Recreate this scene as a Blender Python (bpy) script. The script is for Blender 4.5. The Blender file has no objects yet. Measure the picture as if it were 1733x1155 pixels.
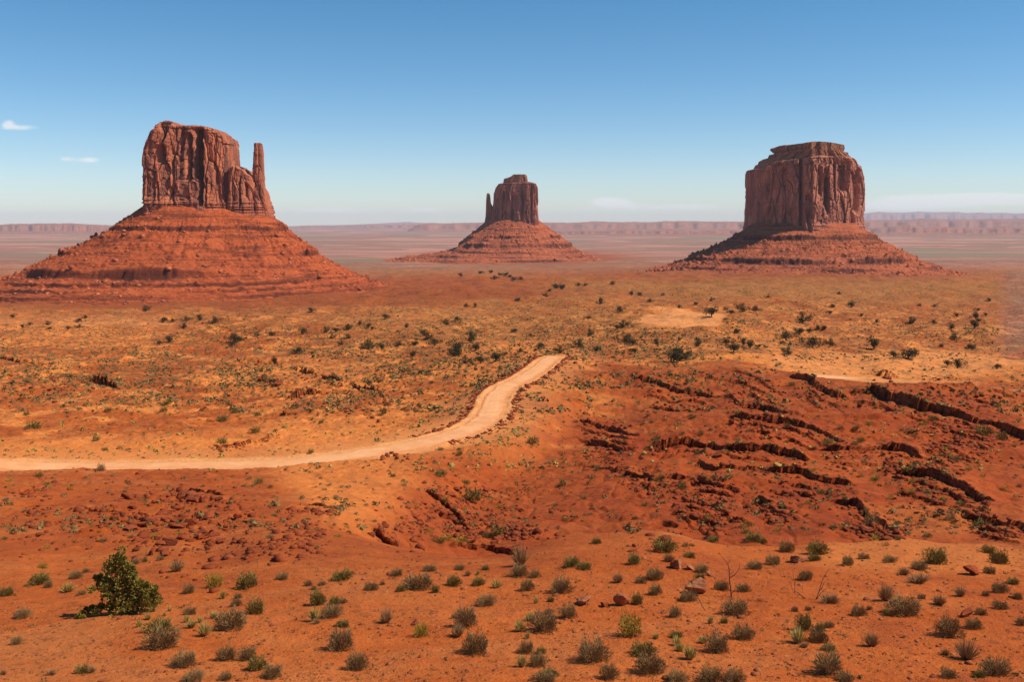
import bpy, math, random, time
_t0 = time.time()
import numpy as np
from mathutils import Vector

F = 1750.0          # focal length in photo pixels
CX = 866.5
HZ = 378.0          # row of the eye-level horizon
SUN_AZ = math.radians(8.0)      # how far the sun stands on the viewer's side of due right
SUN_EL = math.radians(50.0)
rng = np.random.default_rng(7)
random.seed(7)
C = bpy.context.scene.collection

# ------------------------------------------------------------------ noise
def _h(ix, iy, seed):
    h = (ix.astype(np.int64) * 374761393 + iy.astype(np.int64) * 668265263 + seed * 974634777) & 0xFFFFFFFF
    h = ((h ^ (h >> 13)) * 1274126177) & 0xFFFFFFFF
    h = h ^ (h >> 16)
    h = (h * 2246822519) & 0xFFFFFFFF
    return ((h ^ (h >> 15)) & 0xFFFFFF).astype(np.float32) / np.float32(0xFFFFFF)

def perlin(x, y, seed=0):
    ix = np.floor(x); iy = np.floor(y)
    fx = (x - ix).astype(np.float32); fy = (y - iy).astype(np.float32)
    ix = ix.astype(np.int64); iy = iy.astype(np.int64)
    u = fx * fx * fx * (fx * (fx * 6 - 15) + 10); v = fy * fy * fy * (fy * (fy * 6 - 15) + 10)
    def g(dx, dy):
        a = _h(ix + dx, iy + dy, seed) * np.float32(6.2831853)
        return np.cos(a) * (fx - dx) + np.sin(a) * (fy - dy)
    a = g(0, 0); b = g(1, 0); c = g(0, 1); d = g(1, 1)
    return (a + (b - a) * u + ((c + (d - c) * u) - (a + (b - a) * u)) * v) * 1.4

def fbm(x, y, seed=0, octaves=4, gain=0.5):
    s = 0; a = 1.0; f = 1.0
    for k in range(octaves):
        s = s + a * perlin(x * f + 17.3 * k, y * f - 9.1 * k, seed + k)
        a *= gain; f *= 2.03
    return s

def worley(x, y, seed=0):
    ix = np.floor(x).astype(np.int64); iy = np.floor(y).astype(np.int64)
    f1 = np.full(x.shape, 9.0, np.float32); f2 = f1.copy(); cid = np.zeros(x.shape, np.float32)
    ox = cid.copy(); oy = cid.copy()
    for dx in (-1, 0, 1):
        for dy in (-1, 0, 1):
            cx = ix + dx; cy = iy + dy
            px = cx + _h(cx, cy, seed); py = cy + _h(cx, cy, seed + 5)
            ddx = (x - px).astype(np.float32); ddy = (y - py).astype(np.float32)
            d = np.sqrt(ddx * ddx + ddy * ddy)
            m = d < f1
            f2 = np.where(m, f1, np.minimum(f2, d))
            cid = np.where(m, _h(cx, cy, seed + 11), cid)
            ox = np.where(m, ddx, ox); oy = np.where(m, ddy, oy)
            f1 = np.where(m, d, f1)
    return f1, f2, cid, ox, oy

def sstep(a, b, x):
    t = np.clip((x - a) / (b - a), 0, 1)
    return t * t * (3 - 2 * t)

def gauss1(a, s, axis):
    if s <= 0: return a
    r = int(s * 3) + 1
    k = np.exp(-0.5 * (np.arange(-r, r + 1) / s) ** 2); k /= k.sum()
    pad = [(0, 0), (0, 0)]; pad[axis] = (r, r)
    p = np.pad(a, pad, mode='edge')
    out = np.zeros_like(a)
    for i, w in enumerate(k):
        sl = [slice(None), slice(None)]; sl[axis] = slice(i, i + a.shape[axis])
        out += w * p[tuple(sl)]
    return out

# ------------------------------------------------------------------ object helpers
def mesh_np(name, verts, faces, mat=None, smooth=True, attrs=None):
    """faces: one int array (n,k), or a list of such arrays"""
    if not isinstance(faces, list): faces = [faces]
    faces = [f for f in faces if len(f)]
    me = bpy.data.meshes.new(name)
    verts = np.asarray(verts, np.float32)
    me.vertices.add(len(verts)); me.vertices.foreach_set('co', verts.ravel())
    nl = sum(f.size for f in faces); nf = sum(len(f) for f in faces)
    me.loops.add(nl); me.polygons.add(nf)
    me.loops.foreach_set('vertex_index', np.concatenate([f.ravel() for f in faces]).astype(np.int32))
    tot = np.concatenate([np.full(len(f), f.shape[1], np.int32) for f in faces])
    st = np.concatenate([[0], np.cumsum(tot)[:-1]]).astype(np.int32)
    me.polygons.foreach_set('loop_start', st)
    if smooth: me.polygons.foreach_set('use_smooth', np.ones(nf, bool))
    me.update(calc_edges=True)
    for k, a in (attrs or {}).items():
        at = me.color_attributes.new(k, 'FLOAT_COLOR', 'POINT')
        at.data.foreach_set('color', np.asarray(a, np.float32).ravel())
    if mat: me.materials.append(mat)
    return me

def link(name, data, parent=None):
    o = bpy.data.objects.new(name, data); C.objects.link(o)
    if parent is not None: o.parent = parent
    return o

def tag(o, label=None, cat=None, group=None, kind=None):
    if label: o['label'] = label
    if cat: o['category'] = cat
    if group: o['group'] = group
    if kind: o['kind'] = kind
    return o

def grid_faces(nr, nc, wrap=False):
    r = np.arange(nr - 1)[:, None]
    c = np.arange(nc if wrap else nc - 1)[None, :]
    a = r * nc + c; b = r * nc + (c + 1) % nc
    return np.stack([a, b, b + nc, a + nc], -1).reshape(-1, 4)

# ------------------------------------------------------------------ materials
def new_mat(name):
    m = bpy.data.materials.new(name); m.use_nodes = True
    nt = m.node_tree; nt.nodes.clear()
    out = nt.nodes.new('ShaderNodeOutputMaterial'); b = nt.nodes.new('ShaderNodeBsdfPrincipled')
    nt.links.new(b.outputs[0], out.inputs[0])
    b.inputs['Roughness'].default_value = 0.95
    b.inputs['Specular IOR Level'].default_value = 0.15
    return m, nt, b

class N:
    """tiny node-writing helper"""
    def __init__(s, nt): s.nt = nt
    def n(s, t, **k):
        x = s.nt.nodes.new(t)
        for a, v in k.items(): setattr(x, a, v)
        return x
    def put(s, sock, v):
        if isinstance(v, bpy.types.NodeSocket): s.nt.links.new(v, sock)
        elif isinstance(v, (tuple, list)) and len(v) == 3 and sock.type == 'RGBA': sock.default_value = (*v, 1)
        else: sock.default_value = v
    def math(s, op, a, b=0.0, c=None, clamp=False):
        x = s.n('ShaderNodeMath', operation=op); x.use_clamp = clamp
        s.put(x.inputs[0], a); s.put(x.inputs[1], b)
        if c is not None: s.put(x.inputs[2], c)
        return x.outputs[0]
    def mix(s, f, a, b, mode='MIX'):
        x = s.n('ShaderNodeMix', data_type='RGBA', blend_type=mode)
        s.put(x.inputs[0], f); s.put(x.inputs[6], a); s.put(x.inputs[7], b)
        return x.outputs[2]
    def noise(s, vec, scale, detail=4, rough=0.55, dist=0.0):
        x = s.n('ShaderNodeTexNoise'); s.put(x.inputs['Vector'], vec)
        x.inputs['Scale'].default_value = scale; x.inputs['Detail'].default_value = detail
        x.inputs['Roughness'].default_value = rough; x.inputs['Distortion'].default_value = dist
        return x.outputs['Fac']
    def ramp(s, f, a, b, lo=0.0, hi=1.0):
        x = s.n('ShaderNodeMapRange', interpolation_type='SMOOTHSTEP'); s.put(x.inputs['Value'], f)
        x.inputs['From Min'].default_value = a; x.inputs['From Max'].default_value = b
        x.inputs['To Min'].default_value = lo; x.inputs['To Max'].default_value = hi
        return x.outputs[0]
    def scale(s, vec, v):
        x = s.n('ShaderNodeVectorMath', operation='MULTIPLY'); s.put(x.inputs[0], vec); x.inputs[1].default_value = v
        return x.outputs[0]
    def pos(s): return s.n('ShaderNodeNewGeometry').outputs['Position']
    def bump(s, b, h, strength, dist, prev=None):
        x = s.n('ShaderNodeBump'); x.inputs['Strength'].default_value = strength; x.inputs['Distance'].default_value = dist
        s.put(x.inputs['Height'], h)
        if prev is not None: s.put(x.inputs['Normal'], prev)
        s.nt.links.new(x.outputs[0], b.inputs['Normal']); return x.outputs[0]

def ground_material():
    m, nt, b = new_mat('desert_soil'); g = N(nt); P = g.pos()
    z1 = g.n('ShaderNodeAttribute', attribute_name='zone'); z2 = g.n('ShaderNodeAttribute', attribute_name='zone2')
    s1 = g.n('ShaderNodeSeparateColor'); nt.links.new(z1.outputs['Color'], s1.inputs[0])
    s2 = g.n('ShaderNodeSeparateColor'); nt.links.new(z2.outputs['Color'], s2.inputs[0])
    sand, grass, red = s1.outputs[0], s1.outputs[1], s1.outputs[2]
    dust, far, dark = s2.outputs[0], s2.outputs[1], s2.outputs[2]
    sx = g.n('ShaderNodeSeparateXYZ'); nt.links.new(P, sx.inputs[0])
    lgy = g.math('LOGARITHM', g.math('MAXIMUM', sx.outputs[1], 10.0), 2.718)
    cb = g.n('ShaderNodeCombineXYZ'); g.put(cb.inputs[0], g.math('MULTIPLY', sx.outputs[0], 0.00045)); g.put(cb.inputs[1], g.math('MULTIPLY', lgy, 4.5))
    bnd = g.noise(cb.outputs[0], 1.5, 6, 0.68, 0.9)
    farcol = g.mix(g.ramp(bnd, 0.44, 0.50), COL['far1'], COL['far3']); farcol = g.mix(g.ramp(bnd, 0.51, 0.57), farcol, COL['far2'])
    big = g.noise(P, 0.035, 5, 0.6); mid = g.noise(P, 0.25, 5, 0.6); fine = g.noise(P, 3.0, 4, 0.65)
    col = g.mix(g.ramp(mid, 0.3, 0.7), COL['soil'], COL['soil2'])
    col = g.mix(g.math('MULTIPLY', g.ramp(big, 0.35, 0.65), 0.5), col, COL['soil3'])
    stain = g.noise(g.scale(P, (0.6, 1.0, 1)), 0.11, 5, 0.6, 0.8)
    col = g.mix(g.math('MULTIPLY', g.ramp(stain, 0.50, 0.66), 0.6), col, (0.56, 0.175, 0.045))
    col = g.mix(g.math('MULTIPLY', g.ramp(stain, 0.46, 0.34), 0.6), col, (0.33, 0.058, 0.012))
    col = g.mix(sand, col, g.mix(g.ramp(mid, 0.3, 0.7), COL['sand'], COL['sand2']))
    col = g.mix(red, col, g.mix(g.ramp(mid, 0.35, 0.65), COL['red'], COL['red2']))
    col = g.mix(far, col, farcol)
    # thin cover of dry grass and scrub, in clumps
    gn = g.noise(g.scale(P, (1, 1, 1)), 0.22, 6, 0.75)
    gm = g.math('MULTIPLY', grass, g.ramp(gn, 0.40, 0.56), clamp=True)
    col = g.mix(gm, col, g.mix(g.ramp(g.noise(P, 0.5, 3, 0.6), 0.35, 0.65), COL['grass'], COL['grass2']))
    dn = g.noise(P, 0.33, 5, 0.8)
    dm = g.math('MULTIPLY', dark, g.ramp(dn, 0.505, 0.56), clamp=True)
    col = g.mix(dm, col, COL['scrub'])
    col = g.mix(dust, col, COL['dust'])
    # bare, layered rock wherever the ground stands steep
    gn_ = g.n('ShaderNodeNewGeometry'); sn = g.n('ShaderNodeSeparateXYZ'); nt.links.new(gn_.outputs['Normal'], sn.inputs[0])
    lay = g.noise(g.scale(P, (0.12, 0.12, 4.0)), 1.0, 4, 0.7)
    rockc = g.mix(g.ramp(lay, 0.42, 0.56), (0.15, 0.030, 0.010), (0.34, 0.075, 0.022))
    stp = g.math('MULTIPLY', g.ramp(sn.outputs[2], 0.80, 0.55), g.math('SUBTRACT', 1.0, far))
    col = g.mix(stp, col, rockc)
    # pebbles and grit
    v = g.n('ShaderNodeTexVoronoi'); nt.links.new(P, v.inputs['Vector']); v.inputs['Scale'].default_value = 3.4
    peb = g.math('MULTIPLY', g.ramp(v.outputs['Distance'], 0.20, 0.10), g.ramp(g.noise(P, 0.3, 4, 0.7), 0.44, 0.60))
    col = g.mix(g.math('MULTIPLY', peb, 0.6), col, (0.16, 0.05, 0.025))
    col = g.mix(g.math('MULTIPLY', g.ramp(fine, 0.35, 0.7), 0.22), col, (0.24, 0.06, 0.02))
    spk = g.noise(P, 1.6, 6, 0.85)
    col = g.mix(g.math('MULTIPLY', g.ramp(spk, 0.55, 0.63), 0.65), col, (0.17, 0.040, 0.012))
    col = g.mix(g.math('MULTIPLY', g.ramp(spk, 0.42, 0.34), 0.45), col, (0.66, 0.22, 0.06))
    nt.links.new(col, b.inputs['Base Color'])
    b1 = g.bump(b, g.noise(P, 0.8, 6, 0.78), 0.7, 0.5)
    g.bump(b, g.math('ADD', g.noise(P, 6.0, 4, 0.7), g.math('MULTIPLY', peb, 0.6)), 0.5, 0.08, b1)
    return m

def rock_material(name, c1, c2, c3, streak=1.0, strata=1.0, sc=1.0):
    m, nt, b = new_mat(name); g = N(nt); P = g.pos()
    Pv = g.scale(P, (1, 1, 0.12)); Ph = g.scale(P, (0.06, 0.06, 1.0))
    st = g.noise(Pv, 0.09 * sc, 5, 0.6, 0.4); st2 = g.noise(Pv, 0.35 * sc, 4, 0.6)
    hz = g.noise(Ph, 0.35 * sc, 4, 0.7)
    big = g.noise(P, 0.02 * sc, 4, 0.6)
    col = g.mix(g.ramp(big, 0.4, 0.6), c1, c2)
    col = g.mix(g.math('MULTIPLY', g.ramp(st, 0.47, 0.55), 0.9 * streak), col, c3)
    col = g.mix(g.math('MULTIPLY', g.ramp(st2, 0.5, 0.7), 0.45 * streak), col, c3)
    col = g.mix(g.math('MULTIPLY', g.ramp(hz, 0.52, 0.62), 0.45 * strata), col, tuple(x * 0.55 for x in c1))
    nt.links.new(col, b.inputs['Base Color'])
    b1 = g.bump(b, g.noise(Pv, 0.25 * sc, 6, 0.7), 0.7, 2.5 / sc)
    g.bump(b, g.math('ADD', g.noise(P, 0.6 * sc, 5, 0.7), g.math('MULTIPLY', hz, 0.8 * strata)), 0.6, 1.5 / sc, b1)
    return m

def talus_material(name, c1, c2, c3):
    m, nt, b = new_mat(name); g = N(nt); P = g.pos()
    Ph = g.scale(P, (0.05, 0.05, 1.0))
    hz = g.noise(Ph, 0.22, 5, 0.7); n1 = g.noise(P, 0.03, 5, 0.65); n2 = g.noise(P, 0.25, 5, 0.75)
    col = g.mix(g.ramp(n1, 0.38, 0.62), c1, c2)
    col = g.mix(g.math('MULTIPLY', g.ramp(hz, 0.5, 0.6), 0.7), col, c3)
    col = g.mix(g.math('MULTIPLY', g.ramp(n2, 0.55, 0.68), 0.7), col, tuple(min(1, x * 1.5 + 0.02) for x in c1))
    col = g.mix(g.math('MULTIPLY', g.ramp(n2, 0.45, 0.36), 0.5), col, c3)
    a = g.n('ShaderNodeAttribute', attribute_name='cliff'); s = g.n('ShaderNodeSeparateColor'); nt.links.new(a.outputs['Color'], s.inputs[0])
    col = g.mix(s.outputs[0], col, c3)  # shade on the ledge faces painted in with the dark rock tone
    nt.links.new(col, b.inputs['Base Color'])
    b1 = g.bump(b, g.noise(P, 0.12, 6, 0.75), 0.8, 4.0)
    g.bump(b, g.noise(P, 0.7, 4, 0.7), 0.6, 1.0, b1)
    return m

def plant_material(name, c1, c2, trans=0.15):
    m, nt, b = new_mat(name); g = N(nt)
    tc = g.n('ShaderNodeTexCoord').outputs['Object']
    oi = g.n('ShaderNodeObjectInfo').outputs['Random']
    f = g.math('ADD', g.ramp(g.noise(tc, 7.0, 3, 0.7), 0.35, 0.65), g.math('MULTIPLY', oi, 0.5))
    f = g.math('MULTIPLY', f, 0.7, clamp=True)
    nt.links.new(g.mix(f, c1, c2), b.inputs['Base Color'])
    b.inputs['Roughness'].default_value = 0.8
    return m

def plain_material(name, c1, c2, sc=3.0):
    m, nt, b = new_mat(name); g = N(nt); P = g.pos()
    nt.links.new(g.mix(g.ramp(g.noise(P, sc, 4, 0.65), 0.35, 0.65), c1, c2), b.inputs['Base Color'])
    g.bump(b, g.noise(P, sc * 2, 4, 0.7), 0.5, 0.3 / sc)
    return m

COL = dict(
    soil=(0.44, 0.084, 0.010), soil2=(0.55, 0.125, 0.019), soil3=(0.33, 0.060, 0.009),
    sand=(0.76, 0.245, 0.050), sand2=(0.68, 0.190, 0.038),
    red=(0.27, 0.038, 0.006), red2=(0.37, 0.058, 0.009),
    far1=(0.52, 0.25, 0.17), far2=(0.26, 0.20, 0.12), far3=(0.34, 0.15, 0.11),
    grass=(0.44, 0.22, 0.048), grass2=(0.30, 0.17, 0.042),
    scrub=(0.13, 0.080, 0.028), dust=(0.80, 0.34, 0.115))

# ------------------------------------------------------------------ base relief of the land
def Z(py, Y): return -(py - HZ) * Y / F
NEAR = [(1.5, -9.4), (10, -10.6), (20, -11.6)]
def prof(rows): return NEAR + [(Y, Z(py, Y)) for Y, py in rows]
PROFILES = {
    -500: prof([(28,1150),(38,1050),(50,970),(66,900),(90,850),(125,800),(170,780),(220,740),(300,690),(400,640),(600,583),(800,552),(1000,533),(1300,518),(1700,498),(2500,464),(3500,441),(6000,424)]),
    0: prof([(28,1155),(38,1060),(50,978),(64,918),(88,862),(118,822),(148,800),(165,794),(183,776),(220,740),(300,690),(400,640),(600,580),(800,552),(1000,533),(1300,518),(1700,498),(2500,464),(3500,441),(6000,424)]),
    200: prof([(28,1155),(36,1060),(48,970),(62,912),(88,860),(120,822),(152,801),(168,797),(188,770),(230,728),(310,680),(400,636),(600,575),(800,547),(1000,531),(1300,515),(1700,497),(2500,464),(3500,441),(6000,424)]),
    450: prof([(28,1155),(36,1055),(47,968),(60,920),(85,872),(120,826),(155,800),(175,789),(195,762),(235,722),(310,672),(400,630),(600,570),(800,543),(1000,528),(1300,512),(1700,492),(2500,463),(3500,442),(6000,424)]),
    640: prof([(28,1155),(36,1050),(46,965),(58,925),(85,885),(120,828),(160,785),(185,768),(205,745),(240,712),(310,665),(400,622),(600,565),(800,540),(1000,523),(1300,503),(1700,484),(2500,460),(3500,442),(6000,424)]),
    780: prof([(28,1155),(36,1050),(46,963),(55,930),(62,945),(88,925),(130,845),(170,790),(205,735),(235,712),(300,650),(370,610),(450,590),(600,560),(800,537),(1000,520),(1300,500),(1700,479),(2500,458),(3500,444),(6000,424)]),
    900: prof([(28,1155),(36,1050),(46,962),(55,925),(61,945),(85,930),(130,835),(170,778),(210,728),(250,680),(325,610),(345,602),(380,597),(450,584),(600,560),(800,537),(1000,519),(1300,499),(1700,478),(2500,458),(3500,444),(6000,424)]),
    1080: prof([(28,1155),(36,1045),(46,955),(55,908),(61,940),(86,925),(120,855),(160,790),(200,735),(240,690),(275,650),(310,632),(345,609),(400,592),(500,566),(650,541),(800,527),(1000,514),(1300,495),(1700,475),(2500,456),(3500,440),(6000,422)]),
    1250: prof([(28,1155),(36,1045),(46,955),(56,902),(62,940),(88,915),(115,862),(150,793),(190,733),(230,690),(270,655),(310,625),(350,603),(400,590),(500,566),(650,538),(800,522),(1000,508),(1300,490),(1700,473),(2300,455),(3500,438),(6000,420)]),
    1420: prof([(28,1155),(36,1045),(46,958),(57,908),(63,950),(88,932),(115,872),(150,797),(190,736),(225,697),(265,662),(295,646),(320,650),(345,640),(380,620),(450,598),(600,566),(800,538),(1000,520),(1300,498),(1700,476),(2300,458),(3500,440),(6000,420)]),
    1600: prof([(28,1155),(36,1045),(46,958),(56,915),(62,945),(86,925),(115,862),(150,796),(190,737),(225,700),(260,668),(280,656),(300,668),(330,655),(370,630),(450,600),(600,566),(800,540),(1000,524),(1300,503),(1700,482),(2300,462),(3500,442),(6000,421)]),
    1760: prof([(28,1155),(36,1050),(46,958),(56,915),(62,945),(86,920),(115,860),(150,797),(190,741),(225,708),(255,684),(270,676),(292,688),(310,668),(370,634),(450,602),(600,568),(800,542),(1000,526),(1300,505),(1700,484),(2300,463),(3500,442),(6000,421)]),
    2300: prof([(28,1155),(36,1050),(46,958),(60,915),(70,940),(90,915),(115,860),(150,800),(190,750),(250,700),(300,680),(370,640),(450,604),(600,568),(800,542),(1000,526),(1300,505),(1700,484),(2300,463),(3500,442),(6000,421)]),
}
FARP = [(15000, Z(397.5, 15000)), (60000, Z(397.5, 15000) - 1)]
LG = np.linspace(math.log(1.5), math.log(60000), 2600)
PG = np.linspace(-9000, 10700, 1971)     # 10-pixel steps
_cols = sorted(PROFILES)
_zt = np.array([np.interp(LG, np.log([p[0] for p in PROFILES[c] + FARP]), [p[1] for p in PROFILES[c] + FARP]) for c in _cols])
_tab = np.empty((len(LG), len(PG)))
for i in range(len(LG)): _tab[i] = np.interp(PG, _cols, _zt[:, i])
_tab = gauss1(_tab, 5, 0); _tab = gauss1(_tab, 5, 1)

def base_z(px, Y):
    u = np.clip((px - PG[0]) / (PG[1] - PG[0]), 0, len(PG) - 1.001); v = np.clip((np.log(Y) - LG[0]) / (LG[1] - LG[0]), 0, len(LG) - 1.001)
    i = u.astype(int); j = v.astype(int); fu = u - i; fv = v - j
    return (_tab[j, i] * (1 - fu) + _tab[j, i + 1] * fu) * (1 - fv) + (_tab[j + 1, i] * (1 - fu) + _tab[j + 1, i + 1] * fu) * fv

def hit_base(px, py, y0=24.0):
    """depth at which the sight line of the photo point meets the base relief"""
    Y = np.exp(LG[LG > math.log(y0)]); pr = HZ - F * base_z(np.full(Y.shape, float(px)), Y) / Y
    k = np.argmax(pr <= py)
    return float(Y[k]) if pr[k] <= py else float(Y[-1])

# roads: world poly-lines (X, Y, z)
def road_line(pts, ys=None, n=160):
    W = []
    for k, (px, py) in enumerate(pts):
        Y = ys[k] if ys else hit_base(px, py)
        W.append(((px - CX) / F * Y, Y, Z(py, Y)))
    W = np.array(W); s = np.concatenate([[0], np.cumsum(np.linalg.norm(np.diff(W[:, :2], axis=0), axis=1))])
    t = np.linspace(0, s[-1], n)
    P = np.stack([np.interp(t, s, W[:, k]) for k in range(3)], 1)
    k = max(3, n // 55); ker = np.hanning(k * 2 + 1); ker /= ker.sum()
    for q in range(3):
        ext = np.concatenate([2 * P[0, q] - P[k:0:-1, q], P[:, q], 2 * P[-1, q] - P[-2:-k - 2:-1, q]])
        P[:, q] = np.convolve(ext, ker, 'valid')
    return P
ROAD = road_line([(-160,776),(-40,786),(40,789),(120,791),(250,791),(400,788),(500,783),(580,774),(650,763),(710,752),(760,739),(800,724),(824,708),(833,692),(838,672),(856,655),(885,641),(910,625),(927,610),(938,603),(950,606)],
                 [168,176,180,181,182,184,186,189,193,199,206,215,226,238,254,270,284,303,324,338,372], 260)
ROAD_W = 3.6
ROAD2 = road_line([(1290,634),(1380,637),(1450,641),(1550,649),(1650,657),(1740,667),(1850,680)], [348,346,345,338,328,314,300], 120)
ROAD2_W = 5.0

def dist_line(X, Y, P):
    """distance to a poly-line and the line's height there"""
    d = np.full(X.shape, 1e9, np.float32); z = np.zeros(X.shape, np.float32)
    A = P[:-1]; B = P[1:]
    lo = P[:, :2].min(0) - 60; hi = P[:, :2].max(0) + 60
    m = (X > lo[0]) & (X < hi[0]) & (Y > lo[1]) & (Y < hi[1])
    x = X[m]; y = Y[m]; dd = np.full(x.shape, 1e9); zz = np.zeros(x.shape)
    for a, b in zip(A[::2], P[2::2]):
        e = b - a; L = e[0] ** 2 + e[1] ** 2
        t = np.clip(((x - a[0]) * e[0] + (y - a[1]) * e[1]) / L, 0, 1)
        q = np.hypot(x - a[0] - t * e[0], y - a[1] - t * e[1])
        k = q < dd
        dd = np.where(k, q, dd); zz = np.where(k, a[2] + t * e[2], zz)
    d[m] = dd; z[m] = zz
    return d, z

# rock ledges: photo points of the top edge, apparent height of the face, run of the bench behind (m)
LEDGES = [
 ([(1068,645),(1110,648),(1150,658),(1180,658),(1225,667)], 7, 14), ([(1228,670),(1258,686)], 8, 6),
 ([(980,688),(1010,700),(1050,715),(1085,730)], 10, 9), ([(990,732),(1020,742),(1064,757)], 9, 8),
 ([(1235,706),(1270,712),(1320,712),(1370,722),(1410,735),(1432,747)], 11, 12),
 ([(1100,760),(1140,750),(1180,750),(1220,757),(1290,762),(1340,772),(1368,780)], 13, 10),
 ([(1440,667),(1490,672),(1530,685),(1570,694),(1620,705),(1680,720),(1745,736)], 15, 16),
 ([(1600,655),(1640,655),(1680,663),(1745,674)], 15, 12),
 ([(1045,792),(1080,797),(1110,803),(1165,803)], 11, 10), ([(1165,808),(1200,818),(1262,827)], 6, 6),
 ([(1395,755),(1440,760),(1490,758),(1535,765),(1562,780)], 13, 8),
 ([(1300,806),(1350,808),(1390,818),(1445,828)], 13, 8),
 ([(1405,853),(1450,862),(1475,882),(1505,900),(1535,915)], 13, 6),
 ([(1268,846),(1310,862)], 12, 5), ([(1298,866),(1345,874)], 9, 4), ([(1515,808),(1560,812),(1600,820),(1650,840),(1685,850)], 12, 6),
 ([(1625,870),(1680,880),(1745,898)], 13, 6), ([(1480,631),(1518,635)], 15, 5),
 ([(1335,640),(1370,650),(1400,668),(1432,674)], 12, 8), ([(1238,632),(1270,640),(1300,655),(1330,670)], 9, 7),
 ([(765,884),(830,888),(880,898),(908,906)], 10, 5), ([(720,820),(760,828),(795,850)], 10, 4),
 ([(632,884),(690,898),(718,925)], 12, 4), ([(1255,688),(1290,690),(1330,700)], 9, 6),
 ([(640,768),(665,762),(690,775)], 10, 5),
 ([(155,650),(182,652),(204,656)], 14, 7), ([(165,628),(203,634)], 8, 6), ([(483,673),(515,668),(545,664)], 12, 6),
 ([(498,632),(545,635)], 7, 7), ([(538,642),(582,650)], 8, 7), ([(-10,612),(40,618),(85,612)], 7, 8), ([(265,618),(350,622),(430,616),(480,620)], 4, 10),
 ([(590,655),(640,668),(660,690)], 9, 5), ([(372,764),(410,757),(450,745),(478,728)], 6, 3), ([(360,757),(395,751)], 4, 3),
 ([(560,600),(620,606),(690,600)], 4, 10), ([(100,648),(150,640)], 5, 6), ([(430,642),(480,648)], 5, 6), ([(735,838),(790,845)], 7, 3),
 ([(860,612),(880,604),(905,596)], 3, 4), ([(800,668),(806,690),(812,700)], 5, 2), ([(20,835),(60,828),(75,820)], 6, 4),
 ([(130,862),(200,870),(260,880)], 5, 4), ([(290,830),(350,842),(400,850)], 5, 5), ([(480,868),(530,862),(560,870)], 5, 5),
 ([(1560,640),(1640,640)], 3, 8), ([(1375,577),(1412,577)], 9, 8), ([(1545,745),(1600,760),(1650,775)], 6, 4), ([(1140,835),(1200,850),(1250,880)], 5, 4),
]

_r = random.Random(12); _extra = []
for _p, _hp, _rn in LEDGES:
    if _p[0][0] > 960 and _p[-1][0] - _p[0][0] > 60:      # thinner beds that crop out below the main ones
        for _q in range(2):
            _a = _r.uniform(0, 0.35); _b = _r.uniform(0.65, 1.0); _dy = _r.uniform(11, 16) * (_q + 1)
            _xs = np.array([q[0] for q in _p], float); _ys = np.array([q[1] for q in _p], float)
            _t = np.linspace(_a, _b, 5); _tt = np.linspace(0, 1, len(_p))
            _extra.append(([(float(np.interp(t, _tt, _xs)) - 6 * _q, float(np.interp(t, _tt, _ys)) + _dy + _r.uniform(-2, 2)) for t in _t], _r.uniform(3.5, 6), 7))
LEDGES += [e for e in _extra if e[0][0][1] < 905]
def lod(lam, sp):  # fade out waves that the grid cannot carry
    return np.clip(lam / (2.2 * sp) - 0.6, 0, 1)

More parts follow.
